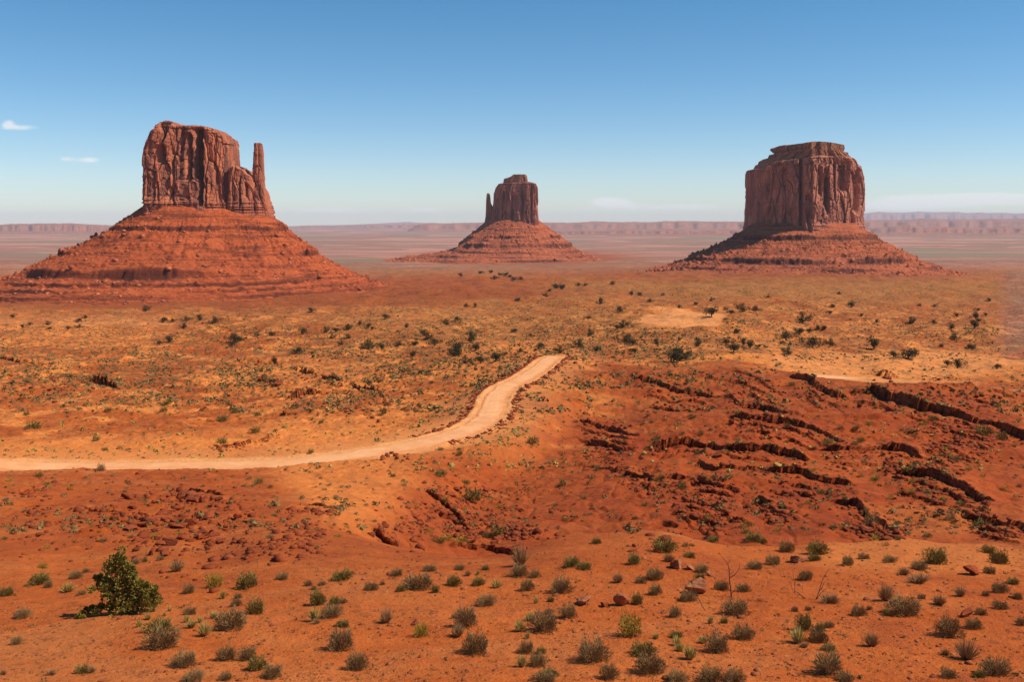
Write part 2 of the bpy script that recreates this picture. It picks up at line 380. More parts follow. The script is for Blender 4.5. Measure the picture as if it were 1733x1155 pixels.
def make_ground():
    # rows (depth) and columns (px)
    lY = [math.log(2.0)]
    while lY[-1] < math.log(60000):
        Y = math.exp(lY[-1])
        d = 1/60 if Y < 12 else 1/150 if Y < 22 else 1/470 if Y < 360 else 1/330 if Y < 1100 else 1/200 if Y < 3500 else 1/70
        lY.append(lY[-1] + d)
    Yr = np.exp(np.array(lY))
    inner = np.arange(-70, 1805, 1.75)
    out = [40 * (1.09 ** k - 1) / 0.09 * 0.3 + 2 for k in range(1, 62)]
    cols = np.concatenate([-70 - np.array(out[::-1]), inner, 1805 + np.array(out)])
    PX, YY = np.meshgrid(cols, Yr)
    X = (PX - CX) / F * YY
    sp = np.gradient(Yr)[:, None] * np.ones_like(PX)
    rimn = perlin(PX / 330, np.zeros_like(PX) + 3.3, 12) * 0.075 + perlin(PX / 130, np.zeros_like(PX) + 8.3, 13) * 0.03
    warpY = YY * (1 + rimn * np.exp(-((YY - 57) / 12) ** 2))
    py0 = HZ - F * base_z(PX, YY) / YY
    z = base_z(PX, warpY)
    rd, rz = dist_line(X, YY, ROAD); rd2, rz2 = dist_line(X, YY, ROAD2)
    rd = rd + np.interp(YY, [185, 215, 260, 330], [0.0, 0.6, 0.8, 1.0]).astype(np.float32)
    free = sstep(ROAD_W + 1.0, ROAD_W + 14, rd) * sstep(ROAD2_W + 1, ROAD2_W + 14, rd2)
    # rolling mounds
    near = sstep(70, 52, YY)
    A = np.interp(YY, [20, 56, 90, 330, 700, 2000, 8000], [0.10, 0.16, 0.9, 1.5, 3.0, 4.0, 0.5])
    n1 = fbm(X / 34, YY / 34, 3, 4) * lod(34, sp)
    z += 0.8 * A * n1 * free
    n2 = fbm(X / 110, YY / 110, 8, 3) * lod(110, sp)
    z += np.interp(YY, [60, 200, 500, 1200, 6000], [0, 0.8, 3.5, 6, 1]) * n2 * free
    gl = [(690,955),(712,920),(748,872),(800,826),(862,788),(925,750),(968,712),(1000,676),(1030,650)]
    gY = np.array([hit_base(a, b, 60) for a, b in gl]); gX = (np.array([a for a, b in gl]) - CX) / F * gY
    gd = X - (np.interp(YY, gY, gX) + 2.5 * perlin(YY / 16, YY * 0, 15))
    gdep = np.interp(YY, [64, 84, 120, 180, 240, 290], [0, 2.6, 3.2, 3.0, 2.6, 0])
    z -= gdep * np.where(gd < 0, np.exp(-(gd / 5.0) ** 2), np.exp(-(gd / 20.0) ** 2)) * free
    # the stepped mound on the right: broad folds falling to the left
    fold = sstep(1000, 1120, PX) * sstep(80, 100, YY) * sstep(300, 255, YY) * free
    z += fold * 0.75 * (fbm((X + 0.7 * YY) / 26, (YY - 0.4 * X) / 15, 17, 4))
    # little terraces of layered rock
    H = np.interp(YY, [60, 330, 900], [1.0, 1.25, 2.0])
    tm = fbm(X / 60, YY / 60, 21, 3)
    rock = (sstep(0.0, 0.35, tm + 0.10) * sstep(70, 90, YY) * sstep(900, 600, YY))
    leftrock = np.exp(-((PX - 330) / 380) ** 2 - ((py0 - 650) / 60) ** 2)
    rightrock = sstep(960, 1080, PX) * sstep(80, 95, YY) * sstep(345, 300, YY)
    rock = np.clip(rock * (0.25 + leftrock * 1.8 + 0.35 * rightrock + 0.7 * np.exp(-((PX - 800) / 100) ** 2 - ((py0 - 870) / 50) ** 2)), 0, 1) * free
    rock = np.maximum(rock, 0.85 * free * np.maximum.reduce([np.exp(-((PX - 790) / 170) ** 2 - ((py0 - 872) / 50) ** 2) * sstep(62, 75, YY), 0.8 * np.exp(-((PX - 280) / 190) ** 2 - ((py0 - 880) / 50) ** 2) * sstep(56, 66, YY), 0.22 * rightrock]))
    z += 0.45 * rock * free * fbm(X / 4.5, YY / 4.5, 35, 3) * sstep(160, 110, YY)
    q = (z + 0.7 * fbm(X / 6, YY / 6, 33, 3) * lod(6, sp)) / H
    fq = q - np.floor(q)
    zt = H * (np.floor(q) + sstep(0.30, 0.48, fq))
    terr = (zt - H * q)
    z += terr * rock * 0.9
    # traced ledges with an overhanging lip
    shift = np.zeros_like(z); cliff = np.zeros_like(z)
    jag = fbm(X / 5.5, YY / 5.5, 41, 3)
    jag2 = perlin(X / 0.9, YY / 0.9, 43)
    f1, f2, cid, _, _ = worley(X / 3.6, YY / 3.6, 47)
    for li, (pts, hpx, run) in enumerate(LEDGES):
        pts = np.array(pts, float)
        i0 = max(0, np.searchsorted(cols, pts[0, 0] - 12)); i1 = min(len(cols), np.searchsorted(cols, pts[-1, 0] + 12))
        cp = cols[i0:i1]
        yl = np.array([hit_base(a, b, 84 if pts[0, 0] > 700 else 24) for a, b in zip(np.interp(np.linspace(0, 1, 40), np.linspace(0, 1, len(pts)), pts[:, 0]), np.interp(np.linspace(0, 1, 40), np.linspace(0, 1, len(pts)), pts[:, 1]))])
        xl = np.interp(np.linspace(0, 1, 40), np.linspace(0, 1, len(pts)), pts[:, 0])
        ker = np.ones(5) / 5; yl = np.convolve(np.pad(yl, 2, mode='edge'), ker, 'valid')
        yc = np.interp(cp, xl, yl)
        ym = yc.mean(); h = hpx * 0.80 * yc / F
        taper = sstep(pts[0, 0] - 12, pts[0, 0] + 18, cp) * sstep(pts[-1, 0] + 12, pts[-1, 0] - 18, cp)
        xw = (cp - CX) / F * yc
        h = h * taper * (0.72 + 0.55 * np.clip(perlin(xw / 7, np.full_like(xw, li * 3.7), 60) + 0.3, -0.6, 0.8) + 0.30 * perlin(xw / 1.9, np.full_like(xw, li * 5.1), 61))
        r0 = max(0, np.searchsorted(Yr, yc.min() - 30)); r1 = min(len(Yr), np.searchsorted(Yr, yc.max() + run * 4))
        sl = (slice(r0, r1), slice(i0, i1))
        d = YY[sl] - yc[None, :] - 1.0 * jag[sl] * np.minimum(1, hpx / 8) - (cid[sl] - 0.5) * 0.9 - 0.35 * jag2[sl]
        up = np.where(d >= 0, np.exp(-np.clip(d, 0, 199) / (run * (1.7 if pts[0, 0] > 950 else 1.0))), 0)
        dn = np.where(d < 0, -0.42 * np.exp(np.clip(d, -99, 0) / 6.0), 0)
        edge = sstep(-0.25, 0.12, d)
        z[sl] += h[None, :] * (up * edge + dn) * free[sl]
        lip = np.exp(-np.clip(d, 0, 99) / 0.8) * sstep(-0.15, 0.05, d)
        shift[sl] -= lip * np.minimum(1.0, 0.7 * h[None, :]) * free[sl]
        shift[sl] += np.exp(-((d + 0.35) / 0.3) ** 2) * np.minimum(1.0, 0.75 * h[None, :]) * free[sl]
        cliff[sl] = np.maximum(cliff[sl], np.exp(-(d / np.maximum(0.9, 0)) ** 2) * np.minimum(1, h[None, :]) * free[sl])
    # surface roughness
    z += free * (0.05 + 0.0 * near) * np.interp(YY, [20, 60, 150, 400], [1, 1.5, 4, 8]) * fbm(X / 2.3, YY / 2.3, 51, 3) * lod(2.3, sp)
    z += free * 0.2 * np.interp(YY, [40, 80, 400], [0.25, 1, 2.0]) * fbm(X / 9, YY / 9, 55, 3) * lod(9, sp) * (1 - 0.5 * near)
    # erosion rills on the slopes beyond the rim
    rill = 1 - np.abs(perlin(X / 5.5 + 0.8 * n1, YY / 22, 58)) * 2
    z -= 0.13 * sstep(0.75, 1, rill) * sstep(66, 90, YY) * sstep(420, 300, YY) * free
    # road bed
    w = sstep(ROAD_W + 14, ROAD_W + 0.8, rd); w2 = sstep(ROAD2_W + 14, ROAD2_W + 0.8, rd2)
    bedn = 0.12 * fbm(X / 3, YY / 3, 91, 2)
    z = z * (1 - w) + (rz - 0.06 + bedn * sstep(ROAD_W, ROAD_W + 2, rd)) * w
    z = z * (1 - w2) + (rz2 - 0.06) * w2
    z = np.where(rd < ROAD_W + 0.6, rz - 0.10, z)
    # low berms along the road
    z += 0.35 * np.exp(-((rd - ROAD_W - 1.2) / 0.7) ** 2) * (0.4 + np.clip(perlin(X / 5, YY / 5, 93) * 1.5, -0.3, 1))
    far0 = sstep(4000, 9000, YY); z = z * (1 - far0) + base_z(PX, YY) * far0
    # ---------------- zones (what the ground is made of)
    py = py0
    wn = fbm(X / 45, YY / 45, 71, 4); wn2 = fbm(X / 14, YY / 14, 74, 3)
    def blob(cx, cy, rx, ry, hard=0.35):
        d = np.sqrt(((PX - cx) / rx) ** 2 + ((py - cy) / ry) ** 2) + 0.22 * wn
        return sstep(1 + hard, 1 - hard, d)
    sand = np.maximum.reduce([blob(1150, 541, 75, 15, 0.15), blob(1290, 565, 80, 14) * 0.5, 0.9 * blob(1480, 622, 330, 24, 0.3) * sstep(330, 345, YY), 0.6 * blob(880, 596, 110, 22), 0.8 * blob(160, 765, 260, 26),
                              0.85 * blob(640, 745, 260, 34), 0.8 * blob(590, 810, 110, 75) * sstep(70, 80, YY), 0.5 * blob(110, 575, 200, 20), 0.5 * blob(520, 640, 200, 30), 0.5 * blob(1560, 880, 110, 28) * sstep(70, 85, YY), 0.55 * blob(1560, 935, 200, 30) * sstep(70, 60, YY), 0.55 * blob(870, 645, 90, 40)])
    sand = np.clip(sand + (0.12 + 0.95 * sstep(0.05, 0.5, wn2 + 0.6 * wn)) * sstep(170, 230, YY) * sstep(1300, 700, YY) * (1 - 0.8 * rightrock), 0, 1)
    red = np.maximum.reduce([blob(1380, 780, 480, 165, 0.25) * sstep(80, 90, YY) * sstep(345, 320, YY), 0.8 * blob(860, 830, 240, 95) * sstep(75, 88, YY), 0.55 * blob(280, 870, 230, 70) * sstep(55, 75, YY), blob(300, 500, 380, 22) * 0.85, blob(880, 436, 190, 13), blob(1380, 455, 260, 17),
                             0.35 * blob(420, 655, 230, 40), 0.9 * sstep(1670, 1720, PX + 12 * wn2) * sstep(455, 470, py) * sstep(650, 610, py), blob(660, 495, 330, 17) * 0.9, blob(330, 512, 470, 13) * 0.95, blob(640, 478, 300, 12) * 0.8, blob(1330, 470, 330, 12) * 0.6, 0.5 * blob(1080, 640, 150, 25), 0.45 * blob(360, 578, 170, 16), 0.6 * blob(1150, 465, 260, 12)])
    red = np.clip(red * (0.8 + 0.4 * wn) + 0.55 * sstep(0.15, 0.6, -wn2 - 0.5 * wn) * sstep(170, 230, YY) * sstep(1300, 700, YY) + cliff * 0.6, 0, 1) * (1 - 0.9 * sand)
    grass = sstep(330, 450, YY) * sstep(3300, 1500, YY) * (1 - 0.65 * sstep(560, 200, PX) * sstep(520, 545, py)) * np.clip(0.38 + 0.12 * sstep(500, 800, PX) - red * 0.9 - sand * 0.6 + 0.4 * wn, 0, 1)
    grass = np.maximum(grass, 0.45 * blob(850, 545, 330, 30)); grass = np.maximum(grass, 0.55 * blob(1230, 590, 160, 26) * (1 - sand))
    grass = np.maximum(grass, 0.7 * blob(1350, 487, 400, 16)); grass = np.clip(grass * (1 - 0.7 * np.maximum(blob(1150, 541, 75, 15, 0.15), red * 0.7)), 0, 1)
    dark = sstep(250, 420, YY) * sstep(5000, 2500, YY) * (0.75 + 0.25 * wn) * (1 - blob(1150, 541, 75, 15, 0.15)) * (1 - 0.4 * sand)
    dark = np.clip(dark + 0.35 * sstep(180, 260, YY), 0, 1) * sstep(180, 230, YY)
    redstrip = sstep(1670, 1720, PX + 12 * wn2) * sstep(440, 455, py) * sstep(630, 560, py)
    dust = np.clip(sstep(ROAD_W + 3.5, ROAD_W - 0.5, rd + 1.2 * wn2) + 0.5 * sstep(ROAD2_W + 2, ROAD2_W, rd2) + 0.30 * sstep(ROAD_W + 16, ROAD_W, rd + 4 * wn2) + 0.55 * blob(1150, 541, 72, 14, 0.12) + 0.25 * blob(1480, 620, 300, 18, 0.3) * sstep(330, 345, YY) + 0.2 * blob(110, 545, 200, 10), 0, 1)
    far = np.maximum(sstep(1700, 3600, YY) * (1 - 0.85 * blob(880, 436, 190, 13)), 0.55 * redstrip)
    one = np.ones_like(z)
    zone = np.stack([sand, grass, red, one], -1); zone2 = np.stack([dust, far, dark, one], -1)
    V = np.stack([X, YY + shift, z], -1)
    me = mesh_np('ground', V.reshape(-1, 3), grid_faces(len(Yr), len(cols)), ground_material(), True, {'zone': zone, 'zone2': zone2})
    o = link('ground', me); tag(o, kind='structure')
    return cols, Yr, z, V

cols, Yr, GZ, GV = make_ground()
_pyg = HZ - F * GZ / Yr[:, None]
_run = np.minimum.accumulate(np.where((Yr > 22)[:, None], _pyg, 1e9), axis=0)

def hit(px, py):
    """where the sight line of a photo point meets the land -> (X, Y, z)"""
    c = int(np.clip(np.searchsorted(cols, px), 0, len(cols) - 1))
    k = int(np.searchsorted(-_run[:, c], -py))
    k = min(k, len(Yr) - 1)
    Y = Yr[k]
    return (px - CX) / F * Y, Y, GZ[k, c]

def gz(X, Y):
    px = CX + F * X / Y
    c = int(np.clip(np.searchsorted(cols, px), 1, len(cols) - 1)); k = int(np.clip(np.searchsorted(Yr, Y), 1, len(Yr) - 1))
    return float(min(GZ[k, c], GZ[k - 1, c], GZ[k, c - 1]))

# ------------------------------------------------------------------ roads
def ribbon(name, P, W, mat, taper=1.0):
    n = len(P); T = np.gradient(P[:, :2], axis=0); T /= np.linalg.norm(T, axis=1)[:, None]
    Nn = np.stack([-T[:, 1], T[:, 0]], 1); K = 15
    s = np.linspace(-1, 1, K)
    wob = 0.7 * perlin(np.arange(n) / 9.0, np.zeros(n), 5)
    V = np.zeros((n, K, 3))
    for k in range(K):
        w = s[k] * (W + wob + 0.6 * perlin(np.arange(n) / 4.0, np.full(n, 9.0 if s[k] > 0 else 3.0), 6))
        V[:, k, :2] = P[:, :2] + Nn * (w * taper)[:, None]
        V[:, k, 2] = P[:, 2] + 0.05 * (1 - s[k] ** 2) - (0.12 if abs(s[k]) == 1 else 0) - 0.03 * (abs(abs(s[k]) - 0.43) < 0.08)
    tx = np.zeros((n, K, 4)); tx[..., 0] = s[None, :] * 0.5 + 0.5; tx[..., 3] = 1
    me = mesh_np(name, V.reshape(-1, 3), grid_faces(n, K), mat, True, {'across': tx})
    return tag(link(name, me), kind='structure')

m, nt, b = new_mat('dusty_track'); g = N(nt); P_ = g.pos()
at = g.n('ShaderNodeAttribute', attribute_name='across'); sc_ = g.n('ShaderNodeSeparateColor'); nt.links.new(at.outputs['Color'], sc_.inputs[0])
rut = g.math('SINE', g.math('MULTIPLY', sc_.outputs[0], 25.0))
c_ = g.mix(g.ramp(g.noise(P_, 0.35, 5, 0.65), 0.35, 0.65), (0.74, 0.325, 0.130), (0.78, 0.375, 0.165))
c_ = g.mix(g.math('MULTIPLY', g.ramp(g.math('ADD', rut, g.math('MULTIPLY', g.noise(P_, 0.6, 3), 1.5)), 0.5, 2.0), 0.12), c_, (0.84, 0.46, 0.22))
edge = g.math('ABSOLUTE', g.math('SUBTRACT', sc_.outputs[0], 0.5))
c_ = g.mix(g.ramp(g.math('ADD', edge, g.math('MULTIPLY', g.noise(P_, 0.45, 5, 0.7), 0.35)), 0.50, 0.66), c_, (0.62, 0.20, 0.058))
c_ = g.mix(g.math('MULTIPLY', g.ramp(g.noise(P_, 0.12, 5, 0.7), 0.45, 0.62), 0.55), c_, (0.66, 0.25, 0.09))
nt.links.new(c_, b.inputs['Base Color']); g.bump(b, g.noise(P_, 2.5, 5, 0.7), 0.3, 0.05)
ROADM = m
_dense = road_line([((p[0] / p[1]) * F + CX, HZ - F * p[2] / p[1]) for p in ROAD], [p[1] for p in ROAD], 420)
ribbon('dirt_road', _dense, ROAD_W, ROADM, np.interp(_dense[:, 1], [185, 215, 260, 330], [1.0, 0.84, 0.78, 0.72]))
_r2 = ROAD2[(ROAD2[:, 0] / ROAD2[:, 1] * F + CX) < 1475]
ribbon('dirt_road', _r2, ROAD2_W * 0.8, ROADM, sstep(0, 14, len(_r2) - 1 - np.arange(len(_r2))))

# ------------------------------------------------------------------ buttes
CLIFF1 = rock_material('red_sandstone_cliff', (0.58, 0.18, 0.083), (0.47, 0.14, 0.07), (0.24, 0.085, 0.058))
CLIFF2 = rock_material('distant_sandstone_cliff', (0.52, 0.18, 0.10), (0.42, 0.135, 0.08), (0.22, 0.085, 0.06))
CLIFF3 = rock_material('pale_sandstone_cliff', (0.56, 0.215, 0.125), (0.46, 0.16, 0.095), (0.25, 0.10, 0.075), 0.7)
CAPM = plain_material('weathered_cap_rock', (0.36, 0.15, 0.075), (0.26, 0.10, 0.055), 0.15)
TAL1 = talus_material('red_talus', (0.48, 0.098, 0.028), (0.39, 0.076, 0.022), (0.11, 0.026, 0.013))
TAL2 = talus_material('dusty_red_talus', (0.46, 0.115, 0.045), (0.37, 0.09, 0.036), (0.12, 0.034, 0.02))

TROCK = plain_material('talus_blocks', (0.56, 0.17, 0.072), (0.32, 0.072, 0.028), 0.15)
def tower(name, parent, Y0, base_py, left, right, top, depth, mat, seed, skew=0.0, clefts=(), nexp=4.0, amp=1.0, n=900, rows=300, ytop=1.0, capd=3.0, strata_lo=(0, 0), strata_hi=0.0, kink=None, yl=None, yr=None, zs=1.0):
    """a rock tower: outline heights -> left and right edge; top line; rounded-box plan; fluted, cracked faces"""
    S = Y0 / F
    lz = np.array([-(p[1] - HZ) * S for p in left]); lx = np.array([(p[0] - CX) * (yl or Y0) / F for p in left])
    o = np.argsort(lz); lz, lx = lz[o], lx[o]
    rz_ = np.array([-(p[1] - HZ) * S for p in right]); rx = np.array([(p[0] - CX) * (yr or Y0) / F for p in right])
    o = np.argsort(rz_); rz_, rx = rz_[o], rx[o]
    tx = np.array([(p[0] - CX) * S for p in top]); tz = np.array([-(p[1] - HZ) * S for p in top])
    tx = np.interp(tx, [(left[-1][0] - CX) * S, (right[-1][0] - CX) * S], [lx[-1], rx[-1]]) if (yl or yr) else tx
    zb = -(base_py - HZ) * S - 14
    th = np.linspace(0, 2 * np.pi, n, endpoint=False)
    # finer steps on the side that faces the road (front)
    th = th + 0.28 * np.sin(th + np.pi / 2) * 0
    c = np.sign(np.cos(th)) * np.abs(np.cos(th)) ** (2 / nexp); s = np.sign(np.sin(th)) * np.abs(np.sin(th)) ** (2 / nexp)
    xm = (np.interp(lz.mean(), lz, lx) + np.interp(rz_.mean(), rz_, rx)) / 2; wm = (rx.mean() - lx.mean()) / 2
    wm = max(wm, 4)
    arc = np.concatenate([[0], np.cumsum(np.hypot(np.diff(c) * wm, np.diff(s) * depth))])
    nx = np.gradient(np.append(s, s[0]))[:n] * depth; ny = -np.gradient(np.append(c, c[0]))[:n] * wm
    nx = np.sign(c) * np.abs(c) ** (nexp - 1) / wm; ny = np.sign(s) * np.abs(s) ** (nexp - 1) / depth
    nl = np.hypot(nx, ny) + 1e-9; nx, ny = nx / nl, ny / nl
    t = np.linspace(0, 1, rows)[:, None]
    Xe = np.zeros((rows, n)); Zz = np.zeros((rows, n))
    xt = xm + wm * c
    for it in range(3):
        ztop = np.interp(xt, tx, tz)
        L = np.interp(ztop, lz, lx); R = np.interp(ztop, rz_, rx)
        xt = (L + R) / 2 + (R - L) / 2 * c
    ztop = np.interp(xt, tx, tz) - (1 - np.abs(s)) * 0
    Zz = zb + (ztop[None, :] - zb) * t
    L = np.interp(Zz, lz, lx); R = np.interp(Zz, rz_, rx)
    Xe = (L + R) / 2 + (R - L) / 2 * c[None, :]
    dscale = 1 + (ytop - 1) * t
    Yp = depth * s[None, :] * dscale
    U = np.broadcast_to(arc[None, :], Zz.shape); hh = (Zz - zb)
    warp = fbm(U / 60, hh / 60, seed + 9, 3)
    f1, f2, cid, ox, oy = worley(U / 15 + 0.22 * warp, hh / 75 + 0.15 * warp, seed)
    g1, g2, gid, gx, gy = worley(U / 6.0 + 0.35 * warp, hh / 20, seed + 2)
    disp = (cid - 0.5) * 7.5 + ox * (_h((cid * 1e5).astype(np.int64), (cid * 3e4).astype(np.int64), seed) - 0.5) * 12
    disp += (gid - 0.5) * 2.4 + gx * (_h((gid * 1e5).astype(np.int64), (gid * 3e4).astype(np.int64), seed + 1) - 0.5) * 5
    disp -= 4.5 * np.exp(-((f2 - f1) / 0.055) ** 2) + 1.8 * np.exp(-((g2 - g1) / 0.08) ** 2)
    disp += 3.0 * fbm(U / 42, hh / 150, seed + 20, 3) + 0.7 * fbm(U / 4, hh / 5, seed + 22, 3)
    if strata_lo[0]:
        lo = sstep(strata_lo[0] + strata_lo[1] * 1.0, strata_lo[0] * 0.6, hh - 14)
        disp = disp * (1 - 0.55 * lo) + lo * (3.0 + 1.8 * np.sign(perlin(hh / 3.2, U / 160, seed + 31)) * 0.6 + 1.2 * perlin(hh / 1.6, U / 60, seed + 32))
    if strata_hi:
        hi = sstep(strata_hi, strata_hi * 0.4, ztop[None, :] - Zz)
        disp = disp * (1 - 0.4 * hi) + hi * (1.6 * np.sign(perlin(hh / 3.6, U / 200, seed + 35)) - 1.0 - 3.5 * sstep(0.75, 1.0, 1 - (ztop[None, :] - Zz) / strata_hi))
    disp *= amp
    disp *= (0.22 + 0.78 * sstep(0.15, 0.75, np.abs(s)[None, :]))       # keep the outline true
    Yl = Y0 + skew * (Xe - xm) - depth * 0.8
    if kink: Yl = Yl + kink[1] * np.maximum((kink[0] - CX) * S - Xe, 0) + kink[2] * np.maximum(Xe - (kink[0] - CX) * S, 0) - kink[3]
    px = CX + F * Xe / Yl; pz = HZ - F * Zz / Yl
    for (cx, w, dp, p0, p1) in clefts:
        cxx = cx + 1.6 * perlin(pz / 14, np.zeros_like(pz) + cx, seed + 40)
        m = np.exp(-np.abs((px - cxx) / w) ** 3) * sstep(p0 - 4, p0 + 3, pz) * sstep(p1 + 8, p1 - 8, pz) * (s[None, :] < 0)
        disp = disp - dp * m
    Xf = Xe + nx[None, :] * disp * 0.9; Yf = Yp + ny[None, :] * disp
    Yf = Yf + skew * (Xf - xm) + Y0
    if kink:      # plan bent round a corner that points at the viewer's side
        xk = (kink[0] - CX) * S; Yf = Yf + kink[1] * np.maximum(xk - Xf, 0) + kink[2] * np.maximum(Xf - xk, 0) - kink[3]
    V = [np.stack([Xf, Yf, Zz], -1)]
    K = 26; xc = Xf[-1].mean(); yc = Yf[-1].mean()
    for k in range(1, K + 1):
        r = 1 - k / K
        Xk = xc + (Xf[-1] - xc) * r; Yk = yc + (Yf[-1] - yc) * r
        zk = np.interp(Xk, tx, tz) * (1 - r) + Zz[-1] * r if k < 3 else np.interp(Xk, tx, tz)
        zk = zk + capd * (1 - r ** 2) * 0.3 + 1.0 * fbm(Xk / 8, Yk / 8, seed + 60, 3) * (1 - r)
        V.append(np.stack([Xk, Yk, zk], -1)[None])
    V = np.concatenate(V, 0)
    V[..., 2] = np.where(V[..., 2] > 0, V[..., 2] * zs, V[..., 2])
    me = mesh_np(name, V.reshape(-1, 3), grid_faces(V.shape[0], n, True), mat)
    # flat shading gives the broken rock faces their edges
    me.polygons.foreach_set('use_smooth', np.zeros(len(me.polygons), bool)); me.update()
    return link(name, me, parent)

def talus(name, parent, cpx, Y0, ax, ay, rows_l, rows_r, mat, seed, ledges=(), boulders=1.0, nth=1500, nd=330, skew=0.0, dmax=None):
    """the fan of debris round a tower. rows_l / rows_r: (distance outside the base ring, z); ledges: (z, height, strength)"""
    S = Y0 / F; xc = (cpx - CX) * S
    th = np.linspace(0, 2 * np.pi, nth, endpoint=False)
    th = th + 0.45 * np.sin(th + np.pi / 2)  # denser towards the front (-Y)
    c = np.cos(th); s = np.sin(th)
    dm = rows_l[-1][0] if dmax is None else dmax
    d = np.concatenate([np.linspace(-min(50, ay - 8), 0, 14)[:-1], np.linspace(0, dm, nd)])[:, None]
    wL = sstep(-0.6, 0.6, -c)[None, :]
    U = np.broadcast_to(th[None, :] * (ax + 60), (len(d), nth)); D = np.broadcast_to(d, U.shape)
    # gullies running downhill
    tw = th[None, :] + 0.05 * fbm(U / 70, D / 45, seed + 2, 3)
    gul = perlin(tw * 9, D / 150, seed) * 7 + perlin(tw * 27, D / 60, seed + 1) * 2.2
    dn = D + gul * sstep(0, 60, D) + 6 * fbm(U / 60, D / 40, seed + 4, 4) * sstep(10, 60, D)
    def z_of(x):
        zl = np.interp(x, [r[0] for r in rows_l], [r[1] for r in rows_l]); zr = np.interp(x, [r[0] for r in rows_r], [r[1] for r in rows_r])
        return zl * wL + zr * (1 - wL)
    z = z_of(dn); cl = np.zeros_like(z)
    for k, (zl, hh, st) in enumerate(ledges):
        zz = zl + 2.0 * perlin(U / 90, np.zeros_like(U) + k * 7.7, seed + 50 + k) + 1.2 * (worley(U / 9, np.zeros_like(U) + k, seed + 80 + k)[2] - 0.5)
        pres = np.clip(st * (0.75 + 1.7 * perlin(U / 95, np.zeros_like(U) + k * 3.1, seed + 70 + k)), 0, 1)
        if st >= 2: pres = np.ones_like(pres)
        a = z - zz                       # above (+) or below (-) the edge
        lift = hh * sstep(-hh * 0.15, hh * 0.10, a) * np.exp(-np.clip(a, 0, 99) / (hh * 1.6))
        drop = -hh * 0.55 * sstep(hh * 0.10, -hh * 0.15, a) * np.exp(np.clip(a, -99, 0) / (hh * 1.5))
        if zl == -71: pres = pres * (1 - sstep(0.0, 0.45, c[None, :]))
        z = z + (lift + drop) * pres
        cl = np.maximum(cl, np.exp(-((a + hh * 0.1) / (hh * 0.30)) ** 2) * pres)  # mask of the ledge faces that get the painted shade
    f1, f2, cid, ox, oy = worley(U / 5.5, D / 5.5, seed + 30)
    z = z + boulders * np.where(cid > 0.70, 1.0, 0.0) * np.clip(0.5 - f1, 0, 1) * 7.0 * (cid - 0.6) * 3 * sstep(4, 25, D)
    f1, f2, cid, ox, oy = worley(U / 13, D / 11, seed + 33)
    z = z + boulders * np.where(cid > 0.88, 1.0, 0.0) * np.clip(0.42 - f1, 0, 1) * 13.0 * sstep(20, 60, D)
    z = z + 1.1 * fbm(U / 10, D / 9, seed + 36, 4)
    X = xc + (ax + D) * c[None, :]; Y = Y0 + (ay + D) * s[None, :] + skew * (X - xc) * np.exp(-D / 60)
    V = np.stack([X, Y, z], -1)
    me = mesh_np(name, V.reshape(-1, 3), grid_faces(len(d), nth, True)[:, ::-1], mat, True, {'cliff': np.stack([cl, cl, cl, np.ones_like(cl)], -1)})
    o = link(name, me, parent)
    # loose blocks lying on the fan
    rs = np.random.default_rng(seed); nr, nc = V.shape[:2]; nb = int(4200 * boulders)
    ii = (16 + (nr - 70) * rs.uniform(0, 1, nb) ** 0.8).astype(int); jj = rs.integers(0, nc, nb)
    keep = (np.sin(th[jj]) < 0.35) & (fbm(jj / 40.0, ii / 30.0, seed + 90, 3) > -0.15); ii, jj = ii[keep], jj[keep]
    base = np.array([(-1,-1,-.6),(1,-1,-.6),(1,1,-.6),(-1,1,-.6),(-.7,-.8,.6),(.8,-.6,.5),(.7,.8,.7),(-.8,.7,.4)]) * 0.5
    fc = np.array([(0,3,2,1),(4,5,6,7),(0,1,5,4),(1,2,6,5),(2,3,7,6),(3,0,4,7)])
    sz = 1.2 + rs.exponential(1.8, len(ii)); sz = np.minimum(sz, 8.0) * (Y0 / 1900.0) ** 0.5
    ang = rs.uniform(0, 6.28, len(ii)); ca, sa = np.cos(ang), np.sin(ang)
    bb = base[None] * (1 + rs.uniform(-0.35, 0.35, (len(ii), 8, 3))) * sz[:, None, None]
    bb = np.stack([bb[..., 0] * ca[:, None] - bb[..., 1] * sa[:, None], bb[..., 0] * sa[:, None] + bb[..., 1] * ca[:, None], bb[..., 2]], -1)
    bb += V[ii, jj][:, None, :] + np.array([0, 0, 0.15])
    r_ = link('fallen_rocks', mesh_np('fallen_rocks', bb.reshape(-1, 3), (fc[None] + 8 * np.arange(len(ii))[:, None, None]).reshape(-1, 4), TROCK, False), parent); r_['kind'] = 'stuff'
    return o

def empty(name, loc):
    o = bpy.data.objects.new(name, None); o.location = loc; C.objects.link(o); return o
def bake_parent(child):
    """children keep their world coordinates"""
    child.matrix_parent_inverse = child.parent.matrix_world.inverted()

def butte(loc, label):
    e = bpy.data.objects.new('sandstone_butte', None); C.objects.link(e)
    tag(e, label, 'butte', 'sandstone buttes in the valley'); e['loc_hint'] = 0; del e['loc_hint']
    return e

